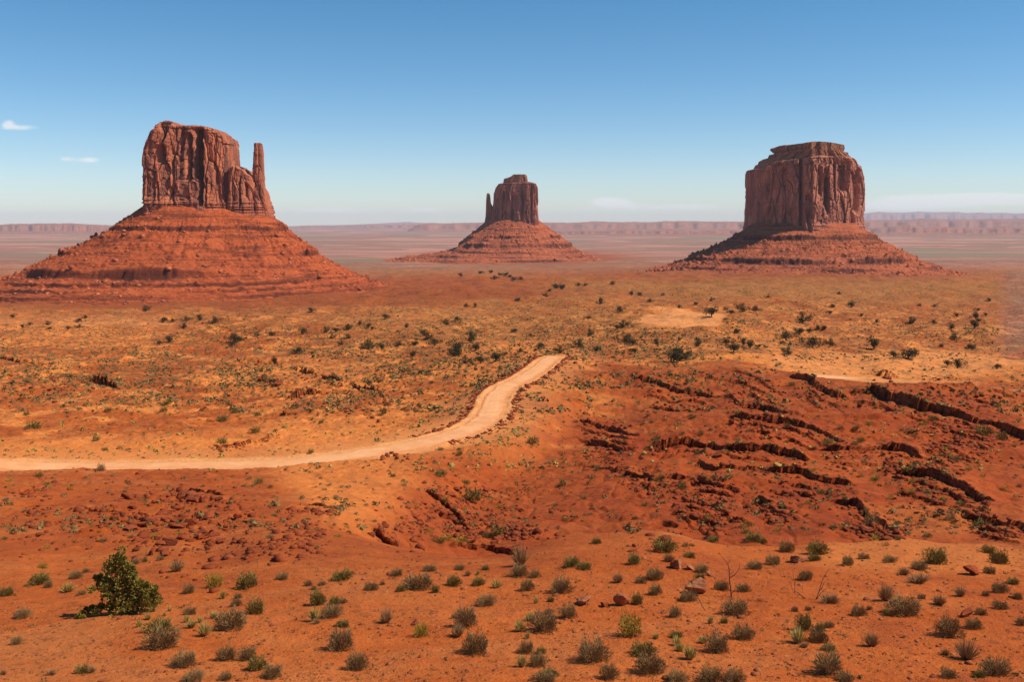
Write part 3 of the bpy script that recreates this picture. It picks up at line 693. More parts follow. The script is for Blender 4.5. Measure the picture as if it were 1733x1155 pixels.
# --- the near butte with a thumb on its right
Yw = 1600.0
w = butte((0, 0, 0), 'tall broad red butte with a detached thumb spire on its right side')
wt = tower('cliff_tower', w, Yw, 358,
      [(247,372),(247,350),(246,300),(247,262),(251,240),(257,222),(261,212)], [(404,380),(403,345),(402,262),(401,235),(398,226),(394,222)],
      [(246,232),(252,222),(258,214),(266,210),(274,207),(284,203),(296,205),(306,211),(340,210),(352,210),(372,214),(385,221),(394,224),(399,228),(402,234)],
      52, CLIFF1, 101, skew=0.34, nexp=4.5, n=1100, rows=300, strata_lo=(14, 12), strata_hi=13, amp=1.2, yl=1549, yr=1634, zs=0.965,
      clefts=[(339,7,36,212,298),(344,4,20,280,345),(324,3.5,20,222,300),(310,2.2,9,212,320),(276,8,15,243,270),(296,2.4,5,250,330),(389,1.5,7,230,305),(264,2.0,5,262,345),(366,1.4,5,232,280),(352,1.6,6,300,350),(383,1.6,6,290,340)])
tower('buttress', w, Yw + 18, 360, [(396,385),(396,300),(398,286)], [(458,385),(453,350),(447,325),(438,308),(434,302)],
      [(395,286),(404,286),(409,283),(414,288),(419,289),(423,295),(430,300),(438,309),(447,325)],
      36, CLIFF1, 121, skew=0.5, nexp=3.0, n=520, rows=200, strata_lo=(14, 12), clefts=[(418,3.5,8,312,332),(432,2,8,308,360),(408,1.8,6,300,350)], amp=0.8)
tower('spire', w, Yw + 10, 362, [(440,382),(437,340),(431,312),(430,285),(432,262),(432,244)], [(460,382),(456,358),(450,335),(447,312),(445,290),(445,262),(443,247)],
      [(431,244),(433,243),(442,243),(445,246)], 9, CLIFF1, 131, nexp=3.6, amp=0.42, n=260, rows=260, skew=0.3)
TZ = lambda py, Y=Yw: -(py - HZ) * Y / F
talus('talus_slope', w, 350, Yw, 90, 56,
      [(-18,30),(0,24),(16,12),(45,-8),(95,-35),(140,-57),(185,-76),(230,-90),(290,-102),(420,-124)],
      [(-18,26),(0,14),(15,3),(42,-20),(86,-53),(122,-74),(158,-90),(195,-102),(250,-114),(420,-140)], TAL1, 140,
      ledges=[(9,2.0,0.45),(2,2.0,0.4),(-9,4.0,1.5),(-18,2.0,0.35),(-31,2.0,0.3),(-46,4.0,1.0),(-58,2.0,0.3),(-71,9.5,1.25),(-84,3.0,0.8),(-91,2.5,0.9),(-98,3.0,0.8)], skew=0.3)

# --- the middle butte, farthest away, thumb on its left
Ye = 3600.0
e_ = butte((0, 0, 0), 'smallest, most distant butte, with a thin needle spire on its left side')
tower('cliff_tower', e_, Ye, 376, [(833,385),(834,360),(836,340),(837,328),(840,318),(843,313)], [(912,385),(911,372),(909,345),(908,325),(907,314),(905,310)],
      [(838,316),(843,312),(855,310),(880,309),(895,309),(903,310),(908,312)], 70, CLIFF2, 201, skew=-0.14, nexp=5, n=800, rows=220,
      clefts=[(868,3,16,330,372),(884,2.5,10,320,372),(900,2.0,14,315,372),(852,2.5,8,325,372)], strata_hi=12)
tower('cap_rock', e_, Ye, 310, [(851,316),(852,306),(853,303),(855,301)], [(894,316),(893,309),(892,300),(891,297)], [(851,303),(858,302),(864,300),(869,296),(888,296),(893,298)], 40, CAPM, 211, nexp=5, n=300, rows=60, amp=0.6)
tower('spire', e_, Ye, 376, [(819,385),(822,365),(823,345),(824,330)], [(838,385),(835,368),(834,352),(831,345),(830,336),(829,328)], [(823,329),(826,327),(829,329),(831,345),(835,352)], 16, CLIFF2, 221, nexp=3, amp=0.45, n=220, rows=160)
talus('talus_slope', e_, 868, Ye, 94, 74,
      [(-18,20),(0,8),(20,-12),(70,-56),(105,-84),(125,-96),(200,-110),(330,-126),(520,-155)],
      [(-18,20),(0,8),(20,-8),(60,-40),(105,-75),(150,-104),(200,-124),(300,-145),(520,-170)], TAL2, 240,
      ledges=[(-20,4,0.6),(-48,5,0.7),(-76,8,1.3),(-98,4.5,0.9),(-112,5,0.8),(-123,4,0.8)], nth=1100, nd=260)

# --- the massive butte on the right
Ym = 2300.0
m_ = butte((0, 0, 0), 'massive blocky butte with a flat stepped cap and deeply fluted walls')
tower('cliff_tower', m_, Ym, 390,
      [(1254,410),(1257,395),(1258,370),(1259,340),(1260,310),(1260,290),(1262,284),(1272,281)], [(1467,400),(1464,385),(1464,330),(1461,300),(1457,284),(1452,275),(1446,270)],
      [(1258,286),(1262,284),(1274,283),(1279,276),(1300,274),(1330,272),(1350,268),(1380,268),(1430,268),(1446,271),(1456,281),(1462,292)],
      88, CLIFF3, 301, nexp=3.2, n=1300, rows=320, yl=2385, yr=2325, kink=(1347, 0.85, 0.60, 34), strata_lo=(10, 10), strata_hi=8, amp=1.2,
      clefts=[(1353,3.5,22,270,385),(1422,7,24,276,324),(1385,3,14,284,330),(1395,2.4,16,300,360),(1370,2.0,10,276,370),(1450,5,18,290,360),(1365,4,10,330,385),(1442,3,12,355,385),(1432,2.0,8,272,300),(1300,3,12,290,385),(1325,3,10,285,385),(1278,2.0,16,280,385),(1408,2,9,275,330)])
tower('cap_rock', m_, Ym, 272, [(1282,280),(1283,272),(1288,269),(1296,263),(1302,260)], [(1450,280),(1446,272),(1440,267),(1430,262),(1424,259)],
      [(1282,268),(1290,266),(1302,260),(1330,258),(1400,258),(1425,259),(1438,265),(1446,270)], 78, CAPM, 311, nexp=2.8, n=700, rows=60, amp=0.8, yl=2350, yr=2325, kink=(1352, 0.7, 0.5, 26))
tower('cap_rock', m_, Ym, 256, [(1312,262),(1308,257),(1304,252),(1305,248)], [(1420,262),(1424,257),(1426,252),(1425,247)],
      [(1302,250),(1310,248),(1340,246),(1360,243),(1385,244),(1420,246),(1428,250)], 56, CAPM, 321, nexp=2.8, n=600, rows=60, amp=0.8, yl=2330, yr=2315, kink=(1357, 0.6, 0.4, 18))
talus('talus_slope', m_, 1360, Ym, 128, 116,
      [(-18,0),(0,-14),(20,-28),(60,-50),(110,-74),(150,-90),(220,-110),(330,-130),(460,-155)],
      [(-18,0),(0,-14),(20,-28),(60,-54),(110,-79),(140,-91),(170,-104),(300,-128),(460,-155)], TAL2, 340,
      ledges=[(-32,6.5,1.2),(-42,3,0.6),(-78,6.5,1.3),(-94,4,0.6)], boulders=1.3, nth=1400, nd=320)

# ------------------------------------------------------------------ far mesas on the horizon
FARM = rock_material('far_mesa_rock', (0.40, 0.15, 0.09), (0.34, 0.15, 0.10), (0.22, 0.09, 0.07), 0.3, 0.8, 0.12)
def far_mesa(Y0, prof_, base_py, depth, seed, cliff=0.45, mat=FARM):
    S = Y0 / F; x = np.linspace((prof_[0][0] - CX) * S, (prof_[-1][0] - CX) * S, 700)
    zt = np.interp(x, [(p[0] - CX) * S for p in prof_], [-(p[1] - HZ) * S for p in prof_]); zb = -(base_py - HZ) * S - 25
    zt = zt + (zt - zb) * 0.05 * np.round(fbm(x / (S * 40), x * 0, seed, 3) * 3) / 3
    R = 60; t = np.linspace(0, 1, R)[:, None]
    wig = fbm(x[None, :] / (S * 22) + 0 * t, t * 2, seed + 3, 4) * S * 14
    prof_t = np.interp(t, [0, 0.45, 0.50, 0.56, 0.64, 0.68, 1.0], [0, 0.30, 0.34, 0.85, 0.90, 1.0, 1.0])
    yy = Y0 + (t - 0.5) * depth + wig * np.interp(t, [0, 0.5, 0.7], [1.6, 1, 0.4])
    z = zb + (zt[None, :] - zb) * np.clip(prof_t + 0.05 * fbm(x[None, :] / (S * 9) + 0 * t, yy / (S * 9), seed + 6, 3) * (t < 0.6), 0, 1)
    X = x[None, :] * yy / Y0
    V = np.stack([X, yy, z], -1)
    back = V[-1:].copy(); back[..., 2] = zb; back[..., 1] += depth * 0.15
    V = np.concatenate([V, back], 0)
    me = mesh_np('distant_mesa', V.reshape(-1, 3), grid_faces(V.shape[0], 700), mat)
    return tag(link('distant_mesa', me), kind='structure')
far_mesa(17000, [(-700,382),(-300,381),(-60,381),(0,381),(20,379),(110,378),(150,380),(190,382),(215,386),(240,394)], 395, 3500, 401)
far_mesa(30000, [(440,389),(480,384),(520,382),(600,381),(700,380),(760,381),(900,380),(1000,382)], 387, 5000, 411)
far_mesa(21000, [(690,391),(710,379),(735,377),(750,379),(790,377),(830,376),(860,380),(900,376),(960,377),(1010,375),(1090,376),(1150,374),(1250,375),(1330,374),(1420,373),(1500,372),(1560,370),(1640,371),(1720,370),(1800,371),(2400,372),(2900,380)], 392, 4200, 421)
far_mesa(14500, [(930,399),(945,392),(985,391),(1030,391),(1060,389),(1100,391),(1140,389),(1180,392),(1225,389),(1290,391),(1400,388),(1480,386),(1540,380),(1560,386),(1600,384),(1650,388),(1700,384),(1760,387),(2300,388),(2400,398)], 396, 1800, 431)
far_mesa(52000, [(1250,379),(1380,368),(1430,362),(1490,359),(1560,358),(1620,359),(1700,360),(1800,361),(2100,363),(2400,372)], 384, 9000, 441)
far_mesa(50000, [(560,382),(610,380),(660,377),(690,376),(715,377),(760,378),(810,379),(900,381)], 384, 7000, 451)

# ------------------------------------------------------------------ plants and stones: source meshes
SAGE = plant_material('sagebrush_leaves', (0.19, 0.100, 0.034), (0.37, 0.225, 0.090))
OLIVE = plant_material('olive_leaves', (0.13, 0.088, 0.018), (0.31, 0.215, 0.055))
SCRB = plant_material('scrub_leaves', (0.15, 0.098, 0.032), (0.29, 0.190, 0.068))
SCRP = plant_material('pale_scrub_leaves', (0.26, 0.185, 0.042), (0.44, 0.31, 0.075))
WEED = plant_material('weed_blades', (0.16, 0.072, 0.020), (0.30, 0.155, 0.045))
YELL = plant_material('rabbitbrush_leaves', (0.24, 0.17, 0.022), (0.42, 0.30, 0.035))
TUFT = plant_material('grass_blades', (0.34, 0.25, 0.055), (0.66, 0.45, 0.14))
DRYG = plant_material('dry_grass', (0.30, 0.15, 0.060), (0.44, 0.24, 0.10))
JUNI = plant_material('juniper_scales', (0.14, 0.110, 0.018), (0.32, 0.235, 0.042))
JFAR = plant_material('juniper_crown', (0.035, 0.034, 0.012), (0.085, 0.070, 0.024))
TWIG = plain_material('grey_twigs', (0.13, 0.055, 0.025), (0.20, 0.095, 0.045), 8)
BARK = plain_material('juniper_bark', (0.15, 0.085, 0.05), (0.22, 0.13, 0.08), 8)
DEADW = plain_material('dead_wood', (0.09, 0.035, 0.02), (0.17, 0.08, 0.05), 8)

def blades(n, kind, rs):
    """n small leaf blades inside a unit-wide bush"""
    a = rs.uniform(0, 2 * np.pi, n); 
    if kind in ('sage', 'olive', 'yellow'):
        el = np.arcsin(rs.uniform(0.02, 1, n)); lob = 1 + 0.12 * np.sin(3 * a + rs.uniform(0, 6)) + 0.14 * np.sin(5 * a + rs.uniform(0, 6)) + 0.13 * np.sin(5 * el + 3 * a)
        r = (rs.uniform(0, 1, n) ** 0.38) * 0.5 * lob
        hs = {'sage': 1.12, 'olive': 1.0, 'yellow': 1.0}[kind]
        ce = np.cos(el) ** 0.65
        P = np.stack([r * np.cos(a) * ce, r * np.sin(a) * ce, r * np.sin(el) ** 0.9 * hs + 0.02], 1)
        D = P + np.array([0, 0, 0.12]) + rs.normal(0, 0.13, (n, 3)); D /= np.linalg.norm(D, axis=1)[:, None]
        L = rs.uniform(0.05, 0.13, n) * np.where(rs.uniform(0, 1, n) < 0.12, 1.9, 1.0); W = rs.uniform(0.005, 0.012, n)
        if kind == 'olive': W *= 1.6; L *= 0.8
        if kind == 'yellow': W *= 1.7; L *= 0.75
    else:
        r0 = 0.10 * np.sqrt(rs.uniform(0, 1, n)); el = np.radians(rs.uniform(25, 88, n))
        P = np.stack([r0 * np.cos(a), r0 * np.sin(a), np.zeros(n)], 1)
        D = np.stack([np.cos(a) * np.cos(el), np.sin(a) * np.cos(el), np.sin(el)], 1)
        L = rs.uniform(0.35, 0.75, n); W = rs.uniform(0.014, 0.026, n)
        if kind == 'dry': L *= 1.05; W *= 0.6
    S = np.cross(D, rs.normal(0, 1, (n, 3))); S /= np.linalg.norm(S, axis=1)[:, None] + 1e-9
    a0 = P - S * W[:, None]; a1 = P + S * W[:, None]; tip = P + D * L[:, None]
    tip[:, 2] = np.maximum(tip[:, 2], 0.0)
    mid = P + D * (L * 0.55)[:, None]
    V = np.stack([a0, a1, mid + S * (W * 0.7)[:, None], tip, mid - S * (W * 0.7)[:, None]], 1).reshape(-1, 3)
    return V, np.arange(n * 5).reshape(-1, 5)

def tube(pts, radii, k=5):
    pts = [Vector(p) for p in pts]; V = []; Fc = []
    for i, p in enumerate(pts):
        d = (pts[min(i + 1, len(pts) - 1)] - pts[max(i - 1, 0)]).normalized()
        u = d.cross(Vector((0.3, 0.9, 0.2))).normalized(); v = d.cross(u)
        for j in range(k):
            a = 2 * math.pi * j / k; V.append(p + (u * math.cos(a) + v * math.sin(a)) * radii[i])
    for i in range(len(pts) - 1):
        for j in range(k):
            Fc.append((i * k + j, i * k + (j + 1) % k, (i + 1) * k + (j + 1) % k, (i + 1) * k + j))
    return np.array([tuple(v) for v in V]), np.array(Fc)

def join(parts):
    V = []; Fc = []; o = 0
    for v, f in parts: V.append(v); Fc.append(f + o); o += len(v)
    return np.concatenate(V), np.concatenate(Fc)

def stems_mesh(name, rs, n=26, h=0.42, spread=0.42):
    P = []
    for _ in range(n):
        a = rs.uniform(0, 6.28); e = rs.uniform(0.5, 1.45); L = rs.uniform(0.6, 1.0) * h
        d = np.array([math.cos(a) * math.cos(e) * spread / h, math.sin(a) * math.cos(e) * spread / h, math.sin(e)])
        p0 = np.array([0.03 * math.cos(a), 0.03 * math.sin(a), -0.04]); pm = p0 + d * L * 0.5 + rs.normal(0, 0.02, 3); p1 = p0 + d * L * 1.15
        P.append(tube([p0, pm, p1], [0.010, 0.007, 0.003], 3))
    v, f = join(P); return mesh_np(name, v, f, TWIG)

KIND = {
    'sage': dict(mat=SAGE, n=2600, name='sagebrush', look='grey-brown twiggy sagebrush', cat='sagebrush', part='foliage', hw=0.68),
    'olive': dict(mat=OLIVE, n=2000, name='green_shrub', look='dark olive leafy shrub', cat='shrub', part='foliage', hw=0.60),
    'yellow': dict(mat=YELL, n=1000, name='rabbitbrush', look='bright yellow-green rabbitbrush', cat='rabbitbrush', part='foliage', hw=0.60),
    'tuft': dict(mat=TUFT, n=240, name='spiky_grass_clump', look='spiky yellow-green grass clump', cat='grass clump', part='blades', hw=0.55),
    'dry': dict(mat=DRYG, n=420, name='dry_grass_clump', look='straw-coloured dry grass clump', cat='grass clump', part='blades', hw=0.55),
}
SRC = {}
for kd, K in KIND.items():
    SRC[kd] = []
    for v in range(4):
        rs = np.random.default_rng(100 + v * 7 + len(kd))
        vv, ff = blades(K['n'], kd, rs)
        hi = mesh_np(K['part'], vv, ff, K['mat'], False)
        vv, ff = blades(K['n'] // 4, kd, rs)
        vv = vv.reshape(-1, 5, 3); cc = vv.mean(1, keepdims=True); vv = (cc + (vv - cc) * np.array([1.7, 1.7, 1.4])).reshape(-1, 3)
        lo = mesh_np(K['part'], vv, ff, K['mat'], False)
        SRC[kd].append((hi, stems_mesh('stems', rs, 22 if kd in ('sage', 'olive', 'yellow') else 5, 0.50), lo))

def juniper_small(seed):
    rs = np.random.default_rng(seed); n = 1100
    cl = rs.normal(0, 1, (13, 3)) * np.array([0.22, 0.22, 0.15]) + np.array([0, 0, 0.42])
    cl[:, 2] = np.clip(cl[:, 2], 0.2, 0.72)
    k = rs.integers(0, 13, n); d = rs.normal(0, 1, (n, 3)); d /= np.linalg.norm(d, axis=1)[:, None]
    P = cl[k] + d * (rs.uniform(0.4, 1, n) ** 0.5 * 0.20)[:, None] * np.array([1, 1, 0.9])
    S = rs.normal(0, 1, (n, 3)); S /= np.linalg.norm(S, axis=1)[:, None]; T = np.cross(S, d)
    V = np.stack([P - S * 0.035, P + S * 0.035, P + T * 0.05 + d * 0.03], 1).reshape(-1, 3); V[:, 2] = np.maximum(V[:, 2], 0.02)
    crown = mesh_np('crown', V, np.arange(n * 3).reshape(-1, 3), JFAR, False)
    parts = [tube([(0, 0, -0.1), (0.02, 0.01, 0.15), (0.0, 0.03, 0.42)], [0.05, 0.04, 0.02], 5)]
    for c in cl[:6]: parts.append(tube([(0.01, 0.01, 0.12), tuple(c * 0.6 + np.array([0, 0, 0.08])), tuple(c)], [0.028, 0.018, 0.008], 4))
    v, f = join(parts)
    return crown, mesh_np('trunk', v, f, BARK)
JSRC = [juniper_small(s) for s in (1, 2, 3, 4, 5)]

def rock_mesh(seed, flat=0.7, big=False):
    """a broken sandstone block: a dense ball cut by random planes, then roughened"""
    import bmesh
    rs = np.random.default_rng(seed); bm = bmesh.new(); bmesh.ops.create_icosphere(bm, subdivisions=5 if big else 4, radius=1.0)
    V = np.array([v.co[:] for v in bm.verts])
    for _ in range(14):
        nrm = rs.normal(0, 1, 3); nrm /= np.linalg.norm(nrm); dd = rs.uniform(0.30, 0.62)
        h = V @ nrm - dd; V = V - np.where(h > 0, h, 0)[:, None] * nrm
    V *= np.array([1, rs.uniform(0.6, 0.9), flat * rs.uniform(0.75, 1.1)])
    r = V / (np.linalg.norm(V, axis=1)[:, None] + 1e-9)
    V += r * (0.05 * fbm(V[:, 0] * 3 + V[:, 2] * 2, V[:, 1] * 3 - V[:, 2] * 2, seed, 3))[:, None]
    # bedding cracks
    V += r * (-0.035 * (np.abs(perlin(V[:, 2] * 5, V[:, 0] * 0.6, seed + 4)) < 0.08))[:, None]
    V /= (V[:, 0].max() - V[:, 0].min()); V[:, 2] -= V[:, 2].min() + 0.10 * (V[:, 2].max() - V[:, 2].min())
    Fc = np.array([[v.index for v in f.verts] for f in bm.faces]); bm.free()
    return V, Fc
STONE = plain_material('red_sandstone', (0.31, 0.066, 0.020), (0.17, 0.036, 0.013), 1.3)
PALE = plain_material('pale_sandstone', (0.42, 0.17, 0.075), (0.28, 0.085, 0.034), 1.6)
RSRC = []
for s in range(8):
    v, f = rock_mesh(500 + s, 0.75 if s % 2 else 0.55); RSRC.append((mesh_np('boulder', v, f, STONE, False), (v, f)))
PSRC = []
for s in range(3):
    v, f = rock_mesh(540 + s, 0.75, True); PSRC.append(mesh_np('boulder', v, f, PALE, False))

# ------------------------------------------------------------------ landmarks used in the labels
LM = [('the big juniper', 205, 1000), ('the split pale boulder', 1057, 1012), ('the forked dead sapling', 1238, 990), ('the leaning bare twigs', 1388, 990),
      ('the dark gully mouth', 712, 935), ('the big rock field', 290, 890), ('the gully rock jumble', 800, 860), ('the road bend', 835, 690), ('the road crest', 935, 603),
      ('the straight road', 300, 790), ('the bare orange dune', 1150, 541), ('the longest dark ledge', 1600, 705), ('the middle dark ledge', 1300, 765), ('the small shaded overhang', 1325, 858),
      ('the rim-top outcrop', 1500, 638), ('the red hollow', 190, 650), ('the dark notch in the red slabs', 518, 670), ('the thumb butte', 380, 512),
      ('the needle-spire butte', 868, 450), ('the blocky butte', 1380, 465), ('the pale road sliver', 1415, 637), ('the lowest sand', 700, 1140), ('the upper wedge ledge', 1150, 655),
      ('the sandy saddle', 1520, 590), ('the lower wedge ledge', 1120, 800), ('the low mound below the road', 520, 880), ('the sand rim', 1180, 905),
      ('the lowest red slabs', 1640, 885), ('the red slope strata', 120, 575), ('the bunch of yuccas', 900, 1068)]
ORD = ['closest', 'second', 'third', 'fourth', 'fifth', 'sixth', 'seventh', 'eighth', 'ninth', 'tenth', 'eleventh', 'twelfth']
def ordinal(k):
    if k < 12: return ORD[k]
    k += 1; return f"{k}{'th' if 10 < k % 100 < 14 else {1: 'st', 2: 'nd', 3: 'rd'}.get(k % 10, 'th')}"
REG = []   # (object, look, px, py, size px)
def register(o, look, px, py, size): REG.append((o, look, px, py, size))
def write_labels():
    global REG
    bins = {}
    for (o, look, px, py, size) in REG:
        ds = [math.hypot((px - a) * 0.8, (py - b)) for _, a, b in LM]; k = int(np.argmin(ds))
        nm, a, b = LM[k]; dx = px - a; dy = (py - b) * 1.3
        rel = ('right of ' if dx > 0 else 'left of ') if abs(dx) > abs(dy) else ('just below ' if dy > 0 else 'beyond ')
        bins.setdefault((look, nm, rel), []).append((ds[k], o, size))
    for (look, nm, rel), L in bins.items():
        L.sort(key=lambda t: t[0])
        if len(L) == 1: L[0][1]['label'] = f"{look}, the only one {rel}{nm}"; continue
        big = max(range(len(L)), key=lambda i: L[i][2])
        for i, (_, o, s) in enumerate(L):
            o['label'] = f"{look}, {ordinal(i)} {rel}{nm}"

def place_shrub(kd, px, py, w, h=None, detail=True, group=None, vi=None):
    K = KIND[kd]; X, Y, z = hit(px, py)
    size = w * Y / F; hh = (h or w * K['hw']) * Y / F / K['hw']
    hi, st, lo = SRC[kd][random.randrange(4) if vi is None else vi]
    rz = random.uniform(0, 6.28)
    size *= random.uniform(0.98, 1.08)
    if detail:
        e = bpy.data.objects.new(K['name'], None); C.objects.link(e)
        a = link(K['part'], hi, e); b_ = link('stems', st, e)
    else:
        e = link(K['name'], lo)
    e.location = (X, Y, gz(X, Y + 0.02) + 0.0); e.rotation_euler = (0, 0, rz); e.scale = (size * random.uniform(0.85, 1.12), size * random.uniform(0.8, 1.15), max(hh, 0.4 * size)); e.rotation_euler = (random.uniform(-.12, .12), random.uniform(-.12, .12), rz)
    e['category'] = K['cat']; e['group'] = group or f"{K['cat']} plants on the desert floor"
    register(e, K['look'], px, py, w)
    return e

FORE = """G67,990,34,20 S81,996,15,14 Y115,1003,28,15 S128,981,22,15 S145,970,12,9 B71,963,16,11 S138,1008,14,10 G10,1010,26,18 S38,1047,26,18 S28,1092,18,15
S228,956,16,11 B237,944,10,8 G244,952,14,9 S271,949,12,9 D298,968,28,18 B364,994,28,26 G420,996,34,27 S320,1005,16,17 Y378,1015,14,15 S403,1014,13,11 S322,1041,22,14
Y288,1036,8,10 Y278,1044,8,8 Y250,1050,14,12 Y235,1062,12,12 G268,1070,44,22 S274,1098,48,38 Y325,1064,18,14 Y345,1078,28,22 Y338,1055,10,10 Y316,1054,12,12 Y362,1047,22,12
S392,1065,44,34 S400,1027,16,15 G432,1040,30,26 S312,1128,44,26 S383,1118,34,26 S418,1118,34,24 G436,1135,30,24 S462,1148,34,24 G140,1140,24,14 D155,1140,18,10 D86,1144,20,9 D5,1144,12,9
S328,1154,30,20 S382,1152,20,14 S478,982,22,14 G580,982,34,16 S522,993,14,11 S545,992,10,8 S628,1000,24,15 S647,991,8,7 G538,1025,24,28 S531,1000,10,9 Y533,1052,26,22 S561,1046,30,24 G565,1025,16,16 S580,1022,14,10
D535,1057,16,8 G580,1062,24,12 S576,1100,46,36 S604,1135,36,32 S708,997,46,26 G678,1002,16,12 G737,1004,14,14 S727,968,22,12 S672,975,18,12 S823,1026,28,20 D655,1055,26,22 B712,1078,28,26
S790,1062,32,38 S804,1106,48,36 D775,1080,28,20 S770,1048,14,10 G768,992,26,18 G810,992,18,14 Y841,996,20,14 D792,976,12,9 Y808,974,10,9 G822,966,12,9 S778,966,16,11
D882,958,30,30 S880,977,30,22 S905,978,16,14 G968,960,26,18 G990,965,24,13 S893,1000,26,20 S950,1003,34,26 Y907,1022,12,12 G932,1020,12,10 S962,1046,28,24 S930,1040,12,10 S920,1068,42,34 Y897,1052,20,13 Y878,1070,24,20 Y893,1082,14,12
S1005,1120,48,40 S890,1108,24,24 S910,1128,30,24 G915,1108,16,12 Y882,1130,24,20 S1030,1150,32,28 G930,1145,26,12 S922,1154,34,16 G1090,1110,44,20 S1100,1140,46,34 Y1146,1094,18,16 Y1167,1118,28,24 Y1150,1104,20,14 G1145,1080,22,12 Y1110,1083,16,10
S1215,1105,44,34 Y1190,1090,20,12 S1258,1082,30,24 S1245,1040,36,26 S1222,1000,22,18 S1258,1002,24,14 S1165,1018,30,18 S1143,1046,16,20 Y1202,1057,14,14 G1226,1056,14,10 S1108,982,30,20 S1085,988,18,12 D1045,987,20,14 S1110,1007,22,18
G1079,1024,18,20 G1072,956,22,20 G1125,935,34,24 D1132,951,22,12 G1167,945,20,10 S1188,970,22,14 S1278,964,24,16 G1184,985,20,14 G1208,917,24,12 G1275,916,28,14 G1290,922,16,10 G1010,920,16,9
S1205,1154,40,24 S1243,1154,34,20 S1145,1155,36,18 S1332,935,26,20 G1383,938,36,22 G1378,950,20,12 S1308,957,26,18 S1364,983,22,18 S1435,958,20,18 S1462,947,16,10 S1506,953,22,14 G1585,955,40,28 S1556,965,26,16 D1530,974,20,12
D1555,988,40,14 G1672,937,22,14 G1690,955,28,24 S1675,972,20,14 S1693,1004,28,20 S1668,1010,12,9 S1692,1032,22,16 D1498,1018,30,26 D1405,1022,36,14 S1453,1043,24,18 S1471,1033,9,8 S1345,1036,12,10 S1368,1034,10,8
G1362,1068,24,30 Y1352,1090,28,26 S1385,1088,30,24 G1388,1070,16,16 S1403,1063,14,10 D1360,1097,16,8 G1403,1103,24,12 S1404,1142,48,40 S1430,1154,28,16 D1475,1095,26,22 S1530,1040,46,30 G1503,1043,16,12 D1590,1025,26,16
S1605,1078,44,36 S1648,1065,26,18 S1660,1042,18,13 D1635,1118,36,30 S1605,1148,24,16 S1685,1143,46,30 G1657,1147,18,12 D1625,1010,22,14 G1715,990,20,12 S1722,1015,16,12 D1728,1060,20,14 S1560,1015,14,10 D1600,1110,20,10"""
MID = """G57,726,28,14 G376,714,18,12 G431,732,17,11 G376,750,16,12 G282,685,14,10 G277,697,14,9 G183,699,12,9 G45,703,13,9 G163,747,12,9 G398,699,12,9 G436,704,14,8 G66,808,16,8 G438,820,17,13 S171,798,14,14 B118,830,10,8 B15,816,16,8 G79,820,12,6 G526,769,10,8
G901,754,18,15 G882,664,8,10 G952,824,15,14 G789,820,12,9 G801,848,28,22 G746,806,20,12 G778,771,11,9 B683,824,11,7 G649,702,12,12 G1010,797,10,7 G988,846,10,7 G841,908,20,20 G821,912,18,11 B712,890,9,6 B705,862,9,6 B758,915,20,11 B780,920,18,10 G745,920,16,10
G1332,726,13,9 G1666,738,26,18 G1697,746,22,18 S1618,781,20,14 B1564,721,12,10 G1580,712,16,10 G1400,753,16,12 B1410,757,12,7 G1446,754,12,7 G1457,749,13,8 G1542,801,22,10 B1640,797,15,8 B1663,808,12,7 B1483,810,12,8 B1507,845,11,8 G1389,838,13,9 B1701,830,12,7 G1154,828,16,14 B1543,819,11,9
B1375,799,14,6 B1471,719,14,8 S1475,892,26,28 G1660,893,32,14 B1483,915,18,12 B1425,898,12,9 B1316,900,12,8 G1570,911,18,8 S1608,878,18,10 B1368,853,11,8 B1543,837,10,8 G1520,915,10,7 B1597,850,12,9 G1627,858,16,9 B1500,925,10,8 G1523,838,10,7 S1568,836,14,9 G1186,737,10,8 B1250,700,9,6 G1113,745,12,9
G1340,655,12,8 S1262,635,9,8 B1600,762,12,6 B1718,757,9,7 G1690,690,10,6 G1180,770,10,7 G1120,812,10,7 B1262,893,14,9 G1262,902,14,7 G1090,858,10,7 B1200,878,11,7 G1075,880,9,6 S1180,898,14,9"""
km = {'S': 'sage', 'G': 'olive', 'Y': 'tuft', 'B': 'yellow', 'D': 'dry'}
for tok in FORE.split():
    k, r = tok[0], [float(q) for q in tok[1:].split(',')]
    place_shrub(km[k], *r, detail=True)
for tok in MID.split():
    k, r = tok[0], [float(q) for q in tok[1:].split(',')]
    place_shrub(km[k], *r, detail=False)

# --- more single shrubs on the near and middle ground, then the uncountable rest
def free_spot(px, py):
    X, Y, z = hit(px, py); d = np.hypot(ROAD[:, 0] - X, ROAD[:, 1] - Y).min(); d2 = np.hypot(ROAD2[:, 0] - X, ROAD2[:, 1] - Y).min()
    return d > ROAD_W + 2.5 and d2 > ROAD2_W + 1.5
nsr = 0; rr = random.Random(42)
while nsr < 150:
    px = rr.uniform(-10, 1743); py = rr.uniform(640, 930)
    if 640 < px < 1000 and py > 880 and rr.random() < 0.5: continue
    if not free_spot(px, py): continue
    kd = rr.choices(['olive', 'sage', 'yellow', 'dry'], [5, 3, 2.2, 1.5])[0]
    w_ = rr.uniform(6, 11) * np.interp(py, [640, 930], [0.85, 1.2])
    place_shrub(kd, px, py, w_, detail=False); nsr += 1

